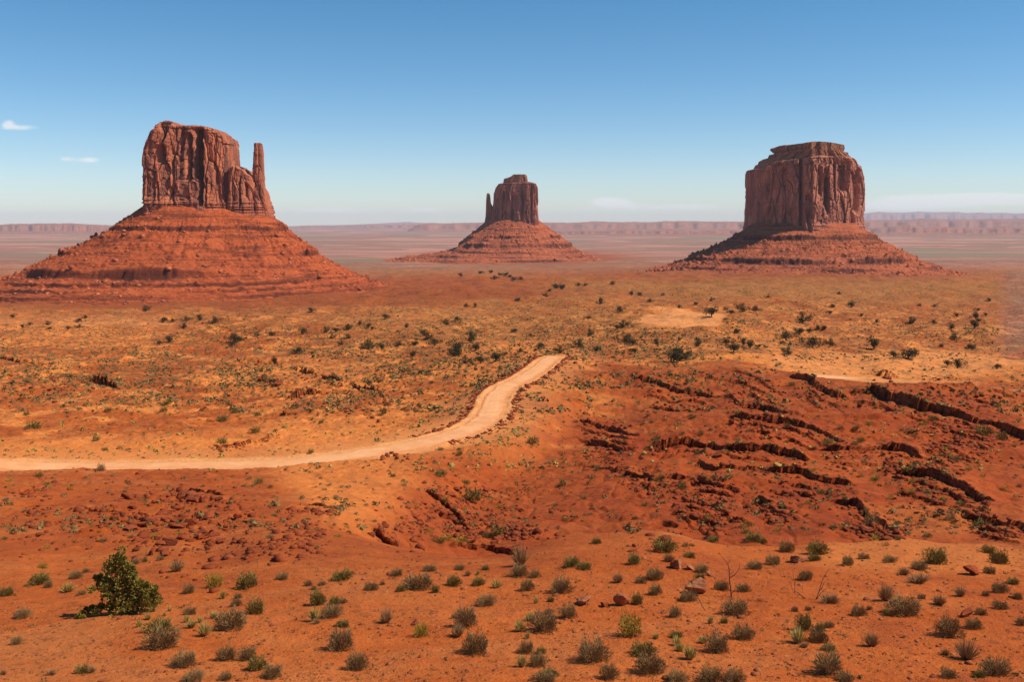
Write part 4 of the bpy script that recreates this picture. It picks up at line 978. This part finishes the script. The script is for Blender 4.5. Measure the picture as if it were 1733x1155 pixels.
def scatter_tufts(name, label, cat, n, pyr, size, mat, seed, dens=None, flat=0.55, k=7):
    rs = np.random.default_rng(seed); pts = []
    while len(pts) < n:
        ax = rs.uniform(-60, 1793, 4000); ay = rs.uniform(*pyr, 4000)
        if dens is not None:
            kp = rs.uniform(0, 1, 4000) < dens(ax, ay); ax, ay = ax[kp], ay[kp]
        for px, py in zip(ax, ay):
            h3 = hit(px, py)
            if np.hypot(ROAD[::2, 0] - h3[0], ROAD[::2, 1] - h3[1]).min() < ROAD_W + 2.5 or np.hypot(ROAD2[::2, 0] - h3[0], ROAD2[::2, 1] - h3[1]).min() < ROAD2_W + 2: continue
            pts.append(h3)
            if len(pts) >= n: break
    V = []; 
    for X, Y, z in pts:
        s = rs.uniform(*size) * (1 + 0.6 * (rs.uniform() < 0.12))
        c = np.array([X, Y, z]); d = rs.normal(0, 1, (k, 3)); d[:, 2] = np.abs(d[:, 2]); d /= np.linalg.norm(d, axis=1)[:, None]
        p = c + d * s * 0.34 * np.array([1.15, 1.15, flat * 1.6])
        a = rs.normal(0, 1, (k, 3)); a /= np.linalg.norm(a, axis=1)[:, None]; b_ = np.cross(a, d)
        q = s * (0.30 if k < 10 else 0.17)
        V.append(np.stack([p - a * q, p + b_ * q * 0.8 - d * q * 0.2, p + a * q, p - b_ * q * 0.8 + d * q * 0.2], 1))
    V = np.concatenate(V).reshape(-1, 3)
    me = mesh_np(name, V, np.arange(len(V)).reshape(-1, 4), mat, False)
    return tag(link(name, me), label, cat, None, 'stuff')
def dens_mid(px, py):
    v = 0.5 + 0.75 * perlin(px / 60, py / 18, 88) + 0.45 * perlin(px / 22, py / 8, 89)
    v = v * (0.35 + 1.0 * sstep(-0.25, 0.35, perlin(px / 150, py / 30, 90)))
    v = v + 0.45 * np.exp(-((px - 900) / 380) ** 2 - ((py - 565) / 38) ** 2)
    v = np.where((px > 1085) & (px < 1225) & (py > 527) & (py < 556), 0.03, v)
    v = v * np.where((px > 1180) & (py > 590) & (py < 655), 0.45, 1) * np.where(py > 655, 0.5, 1) * np.where(py > 800, 0.6, 1)
    v = v * np.where((px > 960) & (py > 612) & (py < 800), 0.35, 1) * np.where((px < 700) & (py > 700), 0.5, 1) * np.where((px > 1690) & (py < 620), 0.25, 1)
    return np.clip(v, 0, 1)
scatter_tufts('desert_scrub', 'small dark scrub dotted all over the valley floor', 'scrub', 12500, (486, 700), (0.55, 1.45), SCRB, 31, dens_mid)
scatter_tufts('desert_scrub', 'small brown-green scrub dotted over the nearer red slopes', 'scrub', 3600, (600, 905), (0.30, 0.80), SCRB, 32, dens_mid, k=16)
scatter_tufts('pale_scrub', 'pale yellowish low scrub scattered among the darker scrub', 'scrub', 4200, (490, 800), (0.4, 1.0), SCRP, 33, dens_mid)
scatter_tufts('small_weeds', 'tiny dry weeds sprinkled over the sandy rim', 'weeds', 1700, (905, 1154), (0.05, 0.17), WEED, 34, k=14)

# --- junipers of the middle distance
JP = """653,541,11 609,552,9 588,558,9 623,556,10 568,563,9 756,551,10 775,544,9 718,569,11 724,575,12 797,579,19 702,585,10 735,586,14 646,593,11 624,592,18 676,586,10 774,597,22 768,604,20 805,594,15 699,606,12 839,612,16 814,616,15 788,616,14 881,597,8 912,592,14 928,599,7 948,599,13 981,588,15 1010,595,10 898,571,7 869,563,9 998,569,11 995,542,9
1017,513,9 1049,530,12 1055,555,13 1045,558,10 1061,585,20 1070,585,12 1073,599,11 1111,583,9 1144,599,12 1142,612,24 875,510,8 789,521,8 804,520,7 688,555,8 631,559,7 578,585,8 562,574,8 590,573,9 1204,538,20 1256,528,14 1278,529,12 1227,526,7 1237,533,10 1358,548,20 1408,521,8 1440,521,12 1404,533,8 1353,566,15
1370,565,11 1384,560,9 1395,560,10 1330,577,19 1375,590,20 1406,586,14 1479,592,20 1538,607,24 1513,607,14 1334,601,13 1270,591,14 1258,585,11 1284,590,9 1242,598,18 1229,584,12 1180,587,14 1247,565,10 1151,612,24 1621,624,17 1604,621,12 1687,625,12 1645,592,12 1593,588,7 1615,577,12 1611,559,10 1649,556,16 1651,541,12 1542,549,12
1557,519,6 1582,521,7 1674,512,8 1619,538,8 1657,544,7 1580,549,8 1458,537,7 1484,547,7 1204,510,7 1178,516,7 21,539,8 80,550,8 84,558,7 132,546,10 144,541,7 116,559,8 134,557,8 51,552,7 38,556,8 276,547,12 292,546,8 315,544,10 338,542,11 364,548,12 312,557,10 246,528,11 286,580,13 270,585,10 436,569,9 461,569,10
514,568,12 527,530,10 551,564,11 569,563,9 589,559,10 396,579,16 406,578,12 393,588,12 464,616,12 502,600,14 814,463,8 831,463,7 856,468,9 837,473,8 862,470,7 870,476,9 882,474,7 846,466,7 952,491,11 944,490,9 930,495,7 924,503,8 979,485,7 990,484,6 1036,484,8 1068,501,8 1083,501,8 1017,516,8 939,486,7 780,468,7 1655,528,7 1668,536,7 1420,498,6 1300,505,6 1123,502,6 1150,523,7 1100,512,7"""
for i, tok in enumerate(JP.split()):
    px, py, w_ = [float(q) for q in tok.split(',')]
    X, Y, z = hit(px, py); cr, tr = JSRC[random.randrange(5)]
    e = bpy.data.objects.new('juniper_tree', None); C.objects.link(e)
    a = link('crown', cr, e); b_ = link('trunk', tr, e)
    s = w_ * 1.28 * Y / F
    e.location = (X, Y, gz(X, Y)); e.rotation_euler = (0, 0, random.uniform(0, 6.28)); e.scale = (s, s, s * random.uniform(0.85, 1.05))
    e['category'] = 'juniper'; e['group'] = 'junipers dotted over the valley'
    register(e, 'small round dark green juniper' if w_ < 11 else 'larger bushy dark green juniper', px, py, w_)

# --- the big juniper on the sandy rim
def big_juniper():
    X, Y, z = hit(212, 1040); S = Y / F; rs = np.random.default_rng(77)
    e = bpy.data.objects.new('juniper_tree', None); C.objects.link(e); e.location = (X, Y, z - 0.03)
    tag(e, 'large bushy green juniper standing alone on the near sand', 'juniper')
    # clumps: (x px from base, height px, radius px)
    cl = []
    body = [(-8,96,13),(-14,86,15),(-4,82,16),(-22,74,15),(0,72,18),(10,70,15),(-28,62,14),(-12,60,20),(8,58,18),(24,54,14),(-36,52,9),(-45,48,8),(-24,46,16),(-6,42,22),(14,42,20),(30,38,14),(-20,28,14),(0,26,20),(18,24,20),(34,24,14),(44,32,9),(50,42,7),(44,18,10),(-8,12,16),(10,12,18),(28,12,15),(-26,16,9),(-50,58,5),(36,46,6),(-60,8,8),(-44,9,10),(-72,5,5)]
    for x, h, r in body:
        for _ in range(4):
            cl.append((x + rs.normal(0, r * 0.42), rs.normal(0, 15) * (1 - h / 130), h + rs.normal(0, r * 0.38), r * rs.uniform(0.4, 0.72)))
    n = 105; P = []; D = []
    for (x, y, h, r) in cl:
        d = rs.normal(0, 1, (n, 3)); d /= np.linalg.norm(d, axis=1)[:, None]
        P.append(np.array([x, y, max(h, 4)]) * S + d * (rs.uniform(0.25, 1, n) ** 0.6 * r * S)[:, None]); D.append(d)
    P = np.concatenate(P); D = np.concatenate(D) + np.array([0, 0, 0.5]); D /= np.linalg.norm(D, axis=1)[:, None]
    m = len(P); Sd = np.cross(D, rs.normal(0, 1, (m, 3))); Sd /= np.linalg.norm(Sd, axis=1)[:, None]
    L = rs.uniform(0.05, 0.11, m)[:, None]; W = rs.uniform(0.014, 0.026, m)[:, None]
    V = np.stack([P - Sd * W, P + D * L * 0.5 - Sd * W * 1.2, P + D * L, P + D * L * 0.5 + Sd * W * 1.2, P + Sd * W], 1).reshape(-1, 3); V[:, 2] = np.maximum(V[:, 2], 0.0)
    link('crown', mesh_np('crown', V, np.arange(m * 5).reshape(-1, 5), JUNI, False), e)
    v, f = tube([(0, 0, -0.15), (0.03, 0, 0.35), (-0.1, 0.02, 0.9), (-0.2, 0, 1.5), (-0.18, 0, 1.9)], [0.13, 0.11, 0.08, 0.05, 0.02], 8)
    link('trunk', mesh_np('trunk', v, f, BARK), e)
    for k in range(14):
        c = cl[(k * 7) % len(cl)]; tip = np.array([c[0], c[1], max(c[2], 6)]) * S; z0 = 0.15 + 0.08 * k
        v, f = tube([(0, 0, z0 * 0.6), tuple(tip * 0.5 + np.array([0, 0, z0 * 0.35])), tuple(tip)], [0.045, 0.028, 0.008], 5)
        link('limb', mesh_np('limb', v, f, BARK), e)
big_juniper()

# --- the tall weed near the split boulder
place_shrub('yellow', 1068, 1078, 34, 44)

# --- dead saplings
def dead(px, py, label, stems):
    X, Y, z = hit(px, py); S = Y / F
    e = bpy.data.objects.new('dead_sapling', None); C.objects.link(e); e.location = (X, Y, z - 0.02)
    tag(e, label, 'dead sapling', 'bare dead saplings on the sandy rim')
    for k, (nm, pts, r0) in enumerate(stems):
        pts = [((a) * S, 0.03 * ((i * 7 + k * 3) % 5 - 2) * (i > 0), b * S) for i, (a, b) in enumerate(pts)]
        n = len(pts); rad = [r0 * (1 - 0.75 * i / (n - 1)) for i in range(n)]
        v, f = tube(pts, rad, 6); link(nm, mesh_np(nm, v, f, DEADW), e)
dead(1238, 1012, 'dark bare dead sapling with a forked top and one long side branch', [
    ('stem', [(0,-2),(-1,14),(-3,30),(-4,46),(-6,58),(-3,64)], 0.030), ('branch', [(-3,34),(5,40),(12,48),(15,56)], 0.020), ('branch', [(-6,58),(-12,64),(-18,72),(-21,78)], 0.013),
    ('branch', [(-1,10),(-5,16),(-9,18)], 0.012), ('branch', [(0,6),(5,12),(7,18)], 0.013), ('branch', [(-3,40),(3,44),(5,48)], 0.010), ('branch', [(-6,56),(-10,58),(-11,62)], 0.008)])
dead(1196, 1036, 'thin curved dead stick leaning before the large pale boulder', [
    ('stem', [(0,-2),(-8,10),(-16,26),(-22,42),(-28,50)], 0.018), ('branch', [(-16,26),(-19,36),(-18,44)], 0.008)])
dead(1380, 1016, 'two bare dead stems leaning right in a narrow fan', [
    ('stem', [(0,-2),(6,14),(13,34),(19,48),(26,54)], 0.018), ('stem', [(0,-2),(8,12),(18,20),(28,24)], 0.016), ('branch', [(10,18),(16,30),(24,36)], 0.010), ('branch', [(5,12),(12,24),(14,32)], 0.009), ('branch', [(19,48),(22,50),(23,54)], 0.006)])
dead(1345, 1006, 'fine pale bare twigs sticking up in a loose cluster', [
    ('stem', [(0,-2),(0,14),(-2,30),(-3,42)], 0.012), ('stem', [(0,-2),(-7,16),(-11,28),(-14,40)], 0.009), ('branch', [(0,14),(2,26),(1,36)], 0.008), ('branch', [(-5,12),(-9,16),(-12,16)], 0.006), ('stem', [(14,-2),(14,14),(13,30)], 0.006)])
dead(1362, 1014, 'short thick dead branch lying on the sand below the bare twigs', [
    ('stem', [(4,-2),(-4,4),(-12,10),(-18,14)], 0.035), ('branch', [(-8,8),(-12,6),(-17,8)], 0.015)])

# --- boulders
def boulder(px, py, w_, mesh, look, sq=1.0, group='boulders among the red ledges'):
    X, Y, z = hit(px, py); s = w_ * Y / F
    o = link('boulder', mesh); o.location = (X, Y + s * 0.2, gz(X, Y + s * 0.2)); o.rotation_euler = (random.uniform(-.25, .25), random.uniform(-.25, .25), random.uniform(0, 6.28)); o.scale = (s, s, s * sq)
    o['category'] = 'boulder'; o['group'] = group
    register(o, look, px, py, w_); return o
for (px, py, w_, v, lb, sq) in [(1057,1027,36,0,'large pale split boulder with a shrub against its right side',1.0), (1022,1029,23,1,'small rounded reddish boulder next to the split one',0.95), (985,1026,30,2,'half-buried pale round boulder, the first of the three in a row',0.9),
      (1172,1006,38,0,'tall pointed pale boulder behind the curved dead stick',1.25), (1146,964,30,1,'pale flat-topped boulder with a dark shaded front',0.9), (1168,965,18,2,'small pale stone touching the flat-topped boulder',0.9), (1201,977,14,0,'little pale wedge stone left of the dead sapling',0.8),
      (1349,954,36,1,'long low rounded boulder lying in the open sand',0.55), (1646,975,30,2,'cracked brown boulder on the near sandy slope',0.8), (1290,1020,18,1,'flat red slab poking out beside the sapling shrub',0.5), (1640,1046,28,2,'sand-covered pale slab below the cracked boulder',0.6), (702,1058,16,0,'small broken red outcrop above the yellowish bush',1.0)]:
    o = boulder(px, py, w_, PSRC[v] if 'red' not in lb and 'brown' not in lb else RSRC[v + 1][0], lb, sq, 'single boulders on the sandy rim'); REG.pop(); o['label'] = lb
FIELDS = [(290,885,140,58,105,(9,28)), (790,870,95,48,60,(8,21)), (850,915,60,18,26,(8,15)), (1640,745,60,32,26,(7,16)), (1200,865,70,36,10,(5,9)), (60,655,60,14,14,(6,12)), (610,690,50,20,18,(5,10)), (525,900,40,16,10,(7,13)), (470,930,70,20,16,(7,14)), (1110,930,45,14,8,(9,18)), (1500,905,40,14,16,(8,15)), (1560,855,55,18,12,(7,13)), (60,890,50,40,16,(5,12)), (1540,800,25,12,10,(7,13)), (880,600,22,10,6,(4,6))]
rr = random.Random(5)
NB = 0
for (cx, cy, rx, ry, n, sz) in FIELDS:
    for _ in range(int(n * 0.66)):
        a = rr.uniform(0, 6.28); q = math.sqrt(rr.random()); px = cx + rx * q * math.cos(a); py = cy + ry * q * math.sin(a)
        if not free_spot(px, py): continue
        w_ = sz[0] + (sz[1] - sz[0]) * rr.random() ** 2
        boulder(px, py, w_, RSRC[rr.randrange(8)][0], 'angular red sandstone block' if w_ > 11 else 'small red rock fragment', rr.uniform(0.7, 1.1)); NB += 1

for li in (6, 7, 5, 10, 11, 4, 12, 15, 16, 17, 18, 22, 24, 37):
    pts = np.array(LEDGES[li][0], float)
    for _ in range(5):
        t = rr.random(); px = np.interp(t, np.linspace(0, 1, len(pts)), pts[:, 0]); py = np.interp(t, np.linspace(0, 1, len(pts)), pts[:, 1]) + LEDGES[li][1] * rr.uniform(0.5, 1.5)
        boulder(px, py, rr.uniform(7, 14), RSRC[rr.randrange(8)][0], 'red block fallen from a ledge', rr.uniform(0.8, 1.2)); NB += 1
# rubble that no one could count: on ledge fronts and in the rock fields
def rubble(n, seed):
    
    rs = np.random.default_rng(seed); V = []; Fc = []; o = 0
    import bmesh
    bm = bmesh.new(); bmesh.ops.create_icosphere(bm, subdivisions=1, radius=0.5); bv = np.array([v.co[:] for v in bm.verts]); bf = np.array([[v.index for v in f.verts] for f in bm.faces]); bm.free()
    for _ in range(n):
        rq = rs.uniform()
        if rq < 0.16:
            k = rs.integers(90, 235); p = ROAD[k]; dd = ROAD[k + 1] - ROAD[k - 1]; dd /= np.hypot(dd[0], dd[1]); sd_ = (ROAD_W + 0.9 + abs(rs.normal(0, 0.9))) * (1 if rs.uniform() < 0.5 else -1)
            X = p[0] - dd[1] * sd_; Y = p[1] + dd[0] * sd_; px = CX + F * X / Y; py = HZ - F * gz(X, Y) / Y; road = True
        elif rq < 0.66:
            pts, hp, run = LEDGES[rs.integers(0, len(LEDGES))]; pts = np.array(pts, float); t = rs.uniform(0, 1)
            px = np.interp(t, np.linspace(0, 1, len(pts)), pts[:, 0]) + rs.normal(0, 6); py = np.interp(t, np.linspace(0, 1, len(pts)), pts[:, 1]) + abs(rs.normal(0, hp * 1.3)) - hp * 0.25
        else:
            cx, cy, rx, ry, _, _ = FIELDS[rs.integers(0, 4) if rs.uniform() < 0.6 else rs.integers(0, len(FIELDS))]; px = cx + rs.normal(0, rx * 0.65); py = cy + rs.normal(0, ry * 0.65)
        if rq >= 0.16 and (py < 560 or (py > 915 and px > 720) or not free_spot(px, py)): continue
        X, Y, z = hit(px, py); s = min(0.28 + rs.exponential(0.34), 1.8) * np.interp(Y, [60, 300], [0.55, 1.0])
        v = bv * (1 + rs.uniform(-0.28, 0.28, (len(bv), 1))) * np.array([1, rs.uniform(0.6, 1), rs.uniform(0.35, 0.8)]) * s
        a = rs.uniform(0, 6.28); ca, sa = math.cos(a), math.sin(a); v = v @ np.array([[ca, sa, 0], [-sa, ca, 0], [0, 0, 1]])
        V.append(v + np.array([X, Y, z + 0.05 * s])); Fc.append(bf + o); o += len(bv)
    me = mesh_np('rubble', np.concatenate(V), np.concatenate(Fc), STONE, False)
    tag(link('rubble', me), 'broken red rock rubble strewn below the ledges and gullies', 'rubble', None, 'stuff')
rubble(8500, 9)
def pebbles(n, seed):
    rs = np.random.default_rng(seed); V = []; 
    base = np.array([(-1,-1,-.5),(1,-1,-.5),(1,1,-.5),(-1,1,-.5),(-.7,-.8,.5),(.8,-.6,.4),(.7,.8,.6),(-.8,.7,.4)]) * 0.5
    fc = np.array([(0,3,2,1),(4,5,6,7),(0,1,5,4),(1,2,6,5),(2,3,7,6),(3,0,4,7)])
    while len(V) < n:
        px = rs.uniform(-40, 1773); py = rs.uniform(890, 1155)
        if perlin(np.array([px / 90]), np.array([py / 40]), 95)[0] < rs.uniform(-0.4, 0.5): continue
        X, Y, z = hit(px, py); s_ = 0.03 + min(rs.exponential(0.035), 0.22)
        V.append(base * (1 + rs.uniform(-0.35, 0.35, (8, 3))) * s_ * np.array([1, 0.9, 0.7]) + np.array([X, Y, z + 0.1 * s_]))
    V = np.concatenate(V); tag(link('pebbles', mesh_np('pebbles', V, (fc[None] + 8 * np.arange(n)[:, None, None]).reshape(-1, 4), PEBM, False)), 'small stones and grit strewn over the sandy rim', 'pebbles', None, 'stuff')
PEBM = plain_material('pebble_stone', (0.42, 0.13, 0.045), (0.22, 0.055, 0.018), 2.0)
pebbles(4000, 66)
write_labels()

# ------------------------------------------------------------------ air
hz_ = bpy.data.materials.new('desert_haze'); hz_.use_nodes = True; nt = hz_.node_tree; nt.nodes.clear()
out = nt.nodes.new('ShaderNodeOutputMaterial'); vol = nt.nodes.new('ShaderNodeVolumePrincipled'); nt.links.new(vol.outputs[0], out.inputs['Volume'])
vol.inputs['Color'].default_value = (0.72, 0.84, 1.0, 1); vol.inputs['Density'].default_value = 0.000017; vol.inputs['Anisotropy'].default_value = 0.0
x0, x1, y0, y1, z0, z1 = -420000, 480000, -400, 61000, float(GZ.min()) - 70, 560
hv = np.array([(x, y, z) for x in (x0, x1) for y in (y0, y1) for z in (z0, z1)])
hf = np.array([(0, 1, 3, 2), (4, 6, 7, 5), (0, 4, 5, 1), (2, 3, 7, 6), (0, 2, 6, 4), (1, 5, 7, 3)])
tag(link('haze', mesh_np('haze', hv, hf, hz_, False)), 'thin bluish haze in the air over the whole valley', 'haze', None, 'stuff')

# ------------------------------------------------------------------ sky, sun, camera
wd = bpy.data.worlds.new('World'); bpy.context.scene.world = wd; wd.use_nodes = True; nt = wd.node_tree; nt.nodes.clear(); g = N(nt)
sky = g.n('ShaderNodeTexSky'); sky.sky_type = 'NISHITA'; sky.sun_disc = False
sky.sun_elevation = SUN_EL; sky.altitude = 1600; sky.air_density = 1.0; sky.dust_density = 0.4; sky.ozone_density = 1.6
sd = Vector((math.cos(SUN_EL) * math.cos(SUN_AZ), -math.cos(SUN_EL) * math.sin(SUN_AZ), math.sin(SUN_EL)))
sky.sun_rotation = math.atan2(sd.x, sd.y)
bg = g.n('ShaderNodeBackground'); bg.inputs['Strength'].default_value = 0.110; wo = g.n('ShaderNodeOutputWorld'); nt.links.new(bg.outputs[0], wo.inputs[0])
tc = g.n('ShaderNodeTexCoord').outputs['Generated']; sp = g.n('ShaderNodeSeparateXYZ'); nt.links.new(tc, sp.inputs[0])
yy = g.math('MAXIMUM', sp.outputs[1], 0.05); u = g.math('DIVIDE', sp.outputs[0], yy); v = g.math('DIVIDE', sp.outputs[2], yy)
cmb = g.n('ShaderNodeCombineXYZ'); nt.links.new(u, cmb.inputs[0]); g.put(cmb.inputs[1], g.math('MULTIPLY', v, 2.6))
def cloud(px, py, rx, ry, amt):
    du = g.math('DIVIDE', g.math('SUBTRACT', u, (px - CX) / F), rx / F); dv = g.math('DIVIDE', g.math('SUBTRACT', v, (HZ - py) / F), ry / F)
    d = g.math('ADD', g.math('MULTIPLY', du, du), g.math('MULTIPLY', dv, dv))
    return g.math('MULTIPLY', g.math('EXPONENT', g.math('MULTIPLY', d, -1.0)), amt)
tot = None
for c in [(32,216,38,6,1.0),(14,208,12,7,1.0),(150,271,24,6,1.15),(112,269,13,5,0.9),(32,272,14,5,0.4),(1032,341,34,8,1.5),(520,356,50,8,0.75),(600,358,60,8,0.7),(720,356,45,7,0.9),(1080,352,80,9,0.8),(1590,337,120,9,1.5),(1700,336,80,10,1.5),(1530,350,110,8,1.3),(1180,350,60,8,0.75),(200,366,70,7,0.6),(410,20,10,7,0.35),(8,190,10,6,0.3)]:
    q = cloud(*c); tot = q if tot is None else g.math('ADD', tot, q)
nz = g.noise(cmb.outputs[0], 75.0, 8, 0.75); nz2 = g.noise(cmb.outputs[0], 14.0, 3, 0.5)
mask = g.math('MULTIPLY', g.ramp(g.math('MULTIPLY', tot, g.math('ADD', g.math('MULTIPLY', nz, 1.3), g.math('MULTIPLY', nz2, 0.5))), 0.30, 1.1), 0.75, clamp=True)
mask = g.math('MULTIPLY', mask, g.math('GREATER_THAN', sp.outputs[1], 0.1))
hsv = g.n('ShaderNodeHueSaturation'); hsv.inputs['Saturation'].default_value = 1.28; nt.links.new(sky.outputs[0], hsv.inputs['Color'])
elv = g.ramp(sp.outputs[2], -0.03, 0.26)
skc = g.mix(1.0, hsv.outputs[0], g.mix(elv, (1.02, 1.02, 1.12), (0.72, 0.99, 1.0)), 'MULTIPLY')
skc = g.mix(mask, skc, (7.8, 7.9, 8.1))
nt.links.new(skc, bg.inputs['Color'])

ld = bpy.data.lights.new('sun', 'SUN'); ld.energy = 4.9; ld.angle = math.radians(0.53); ld.color = (1.0, 0.92, 0.78)
lo_ = link('sun', ld); lo_.rotation_euler = (-sd).to_track_quat('-Z', 'Y').to_euler()

cam = bpy.data.cameras.new('camera'); cam.sensor_width = 36; cam.lens = 36 * F / 1733; cam.shift_y = -(577.5 - HZ) / 1733
cam.clip_start = 0.5; cam.clip_end = 300000
co = link('camera', cam); co.rotation_euler = (math.pi / 2, 0, 0)
sc = bpy.context.scene; sc.camera = co
sc.view_settings.view_transform = 'Standard'; sc.view_settings.look = 'None'; sc.view_settings.gamma = 1; sc.view_settings.exposure = 0.07
sc.cycles.volume_bounces = 1; sc.cycles.max_bounces = 4; sc.cycles.diffuse_bounces = 1
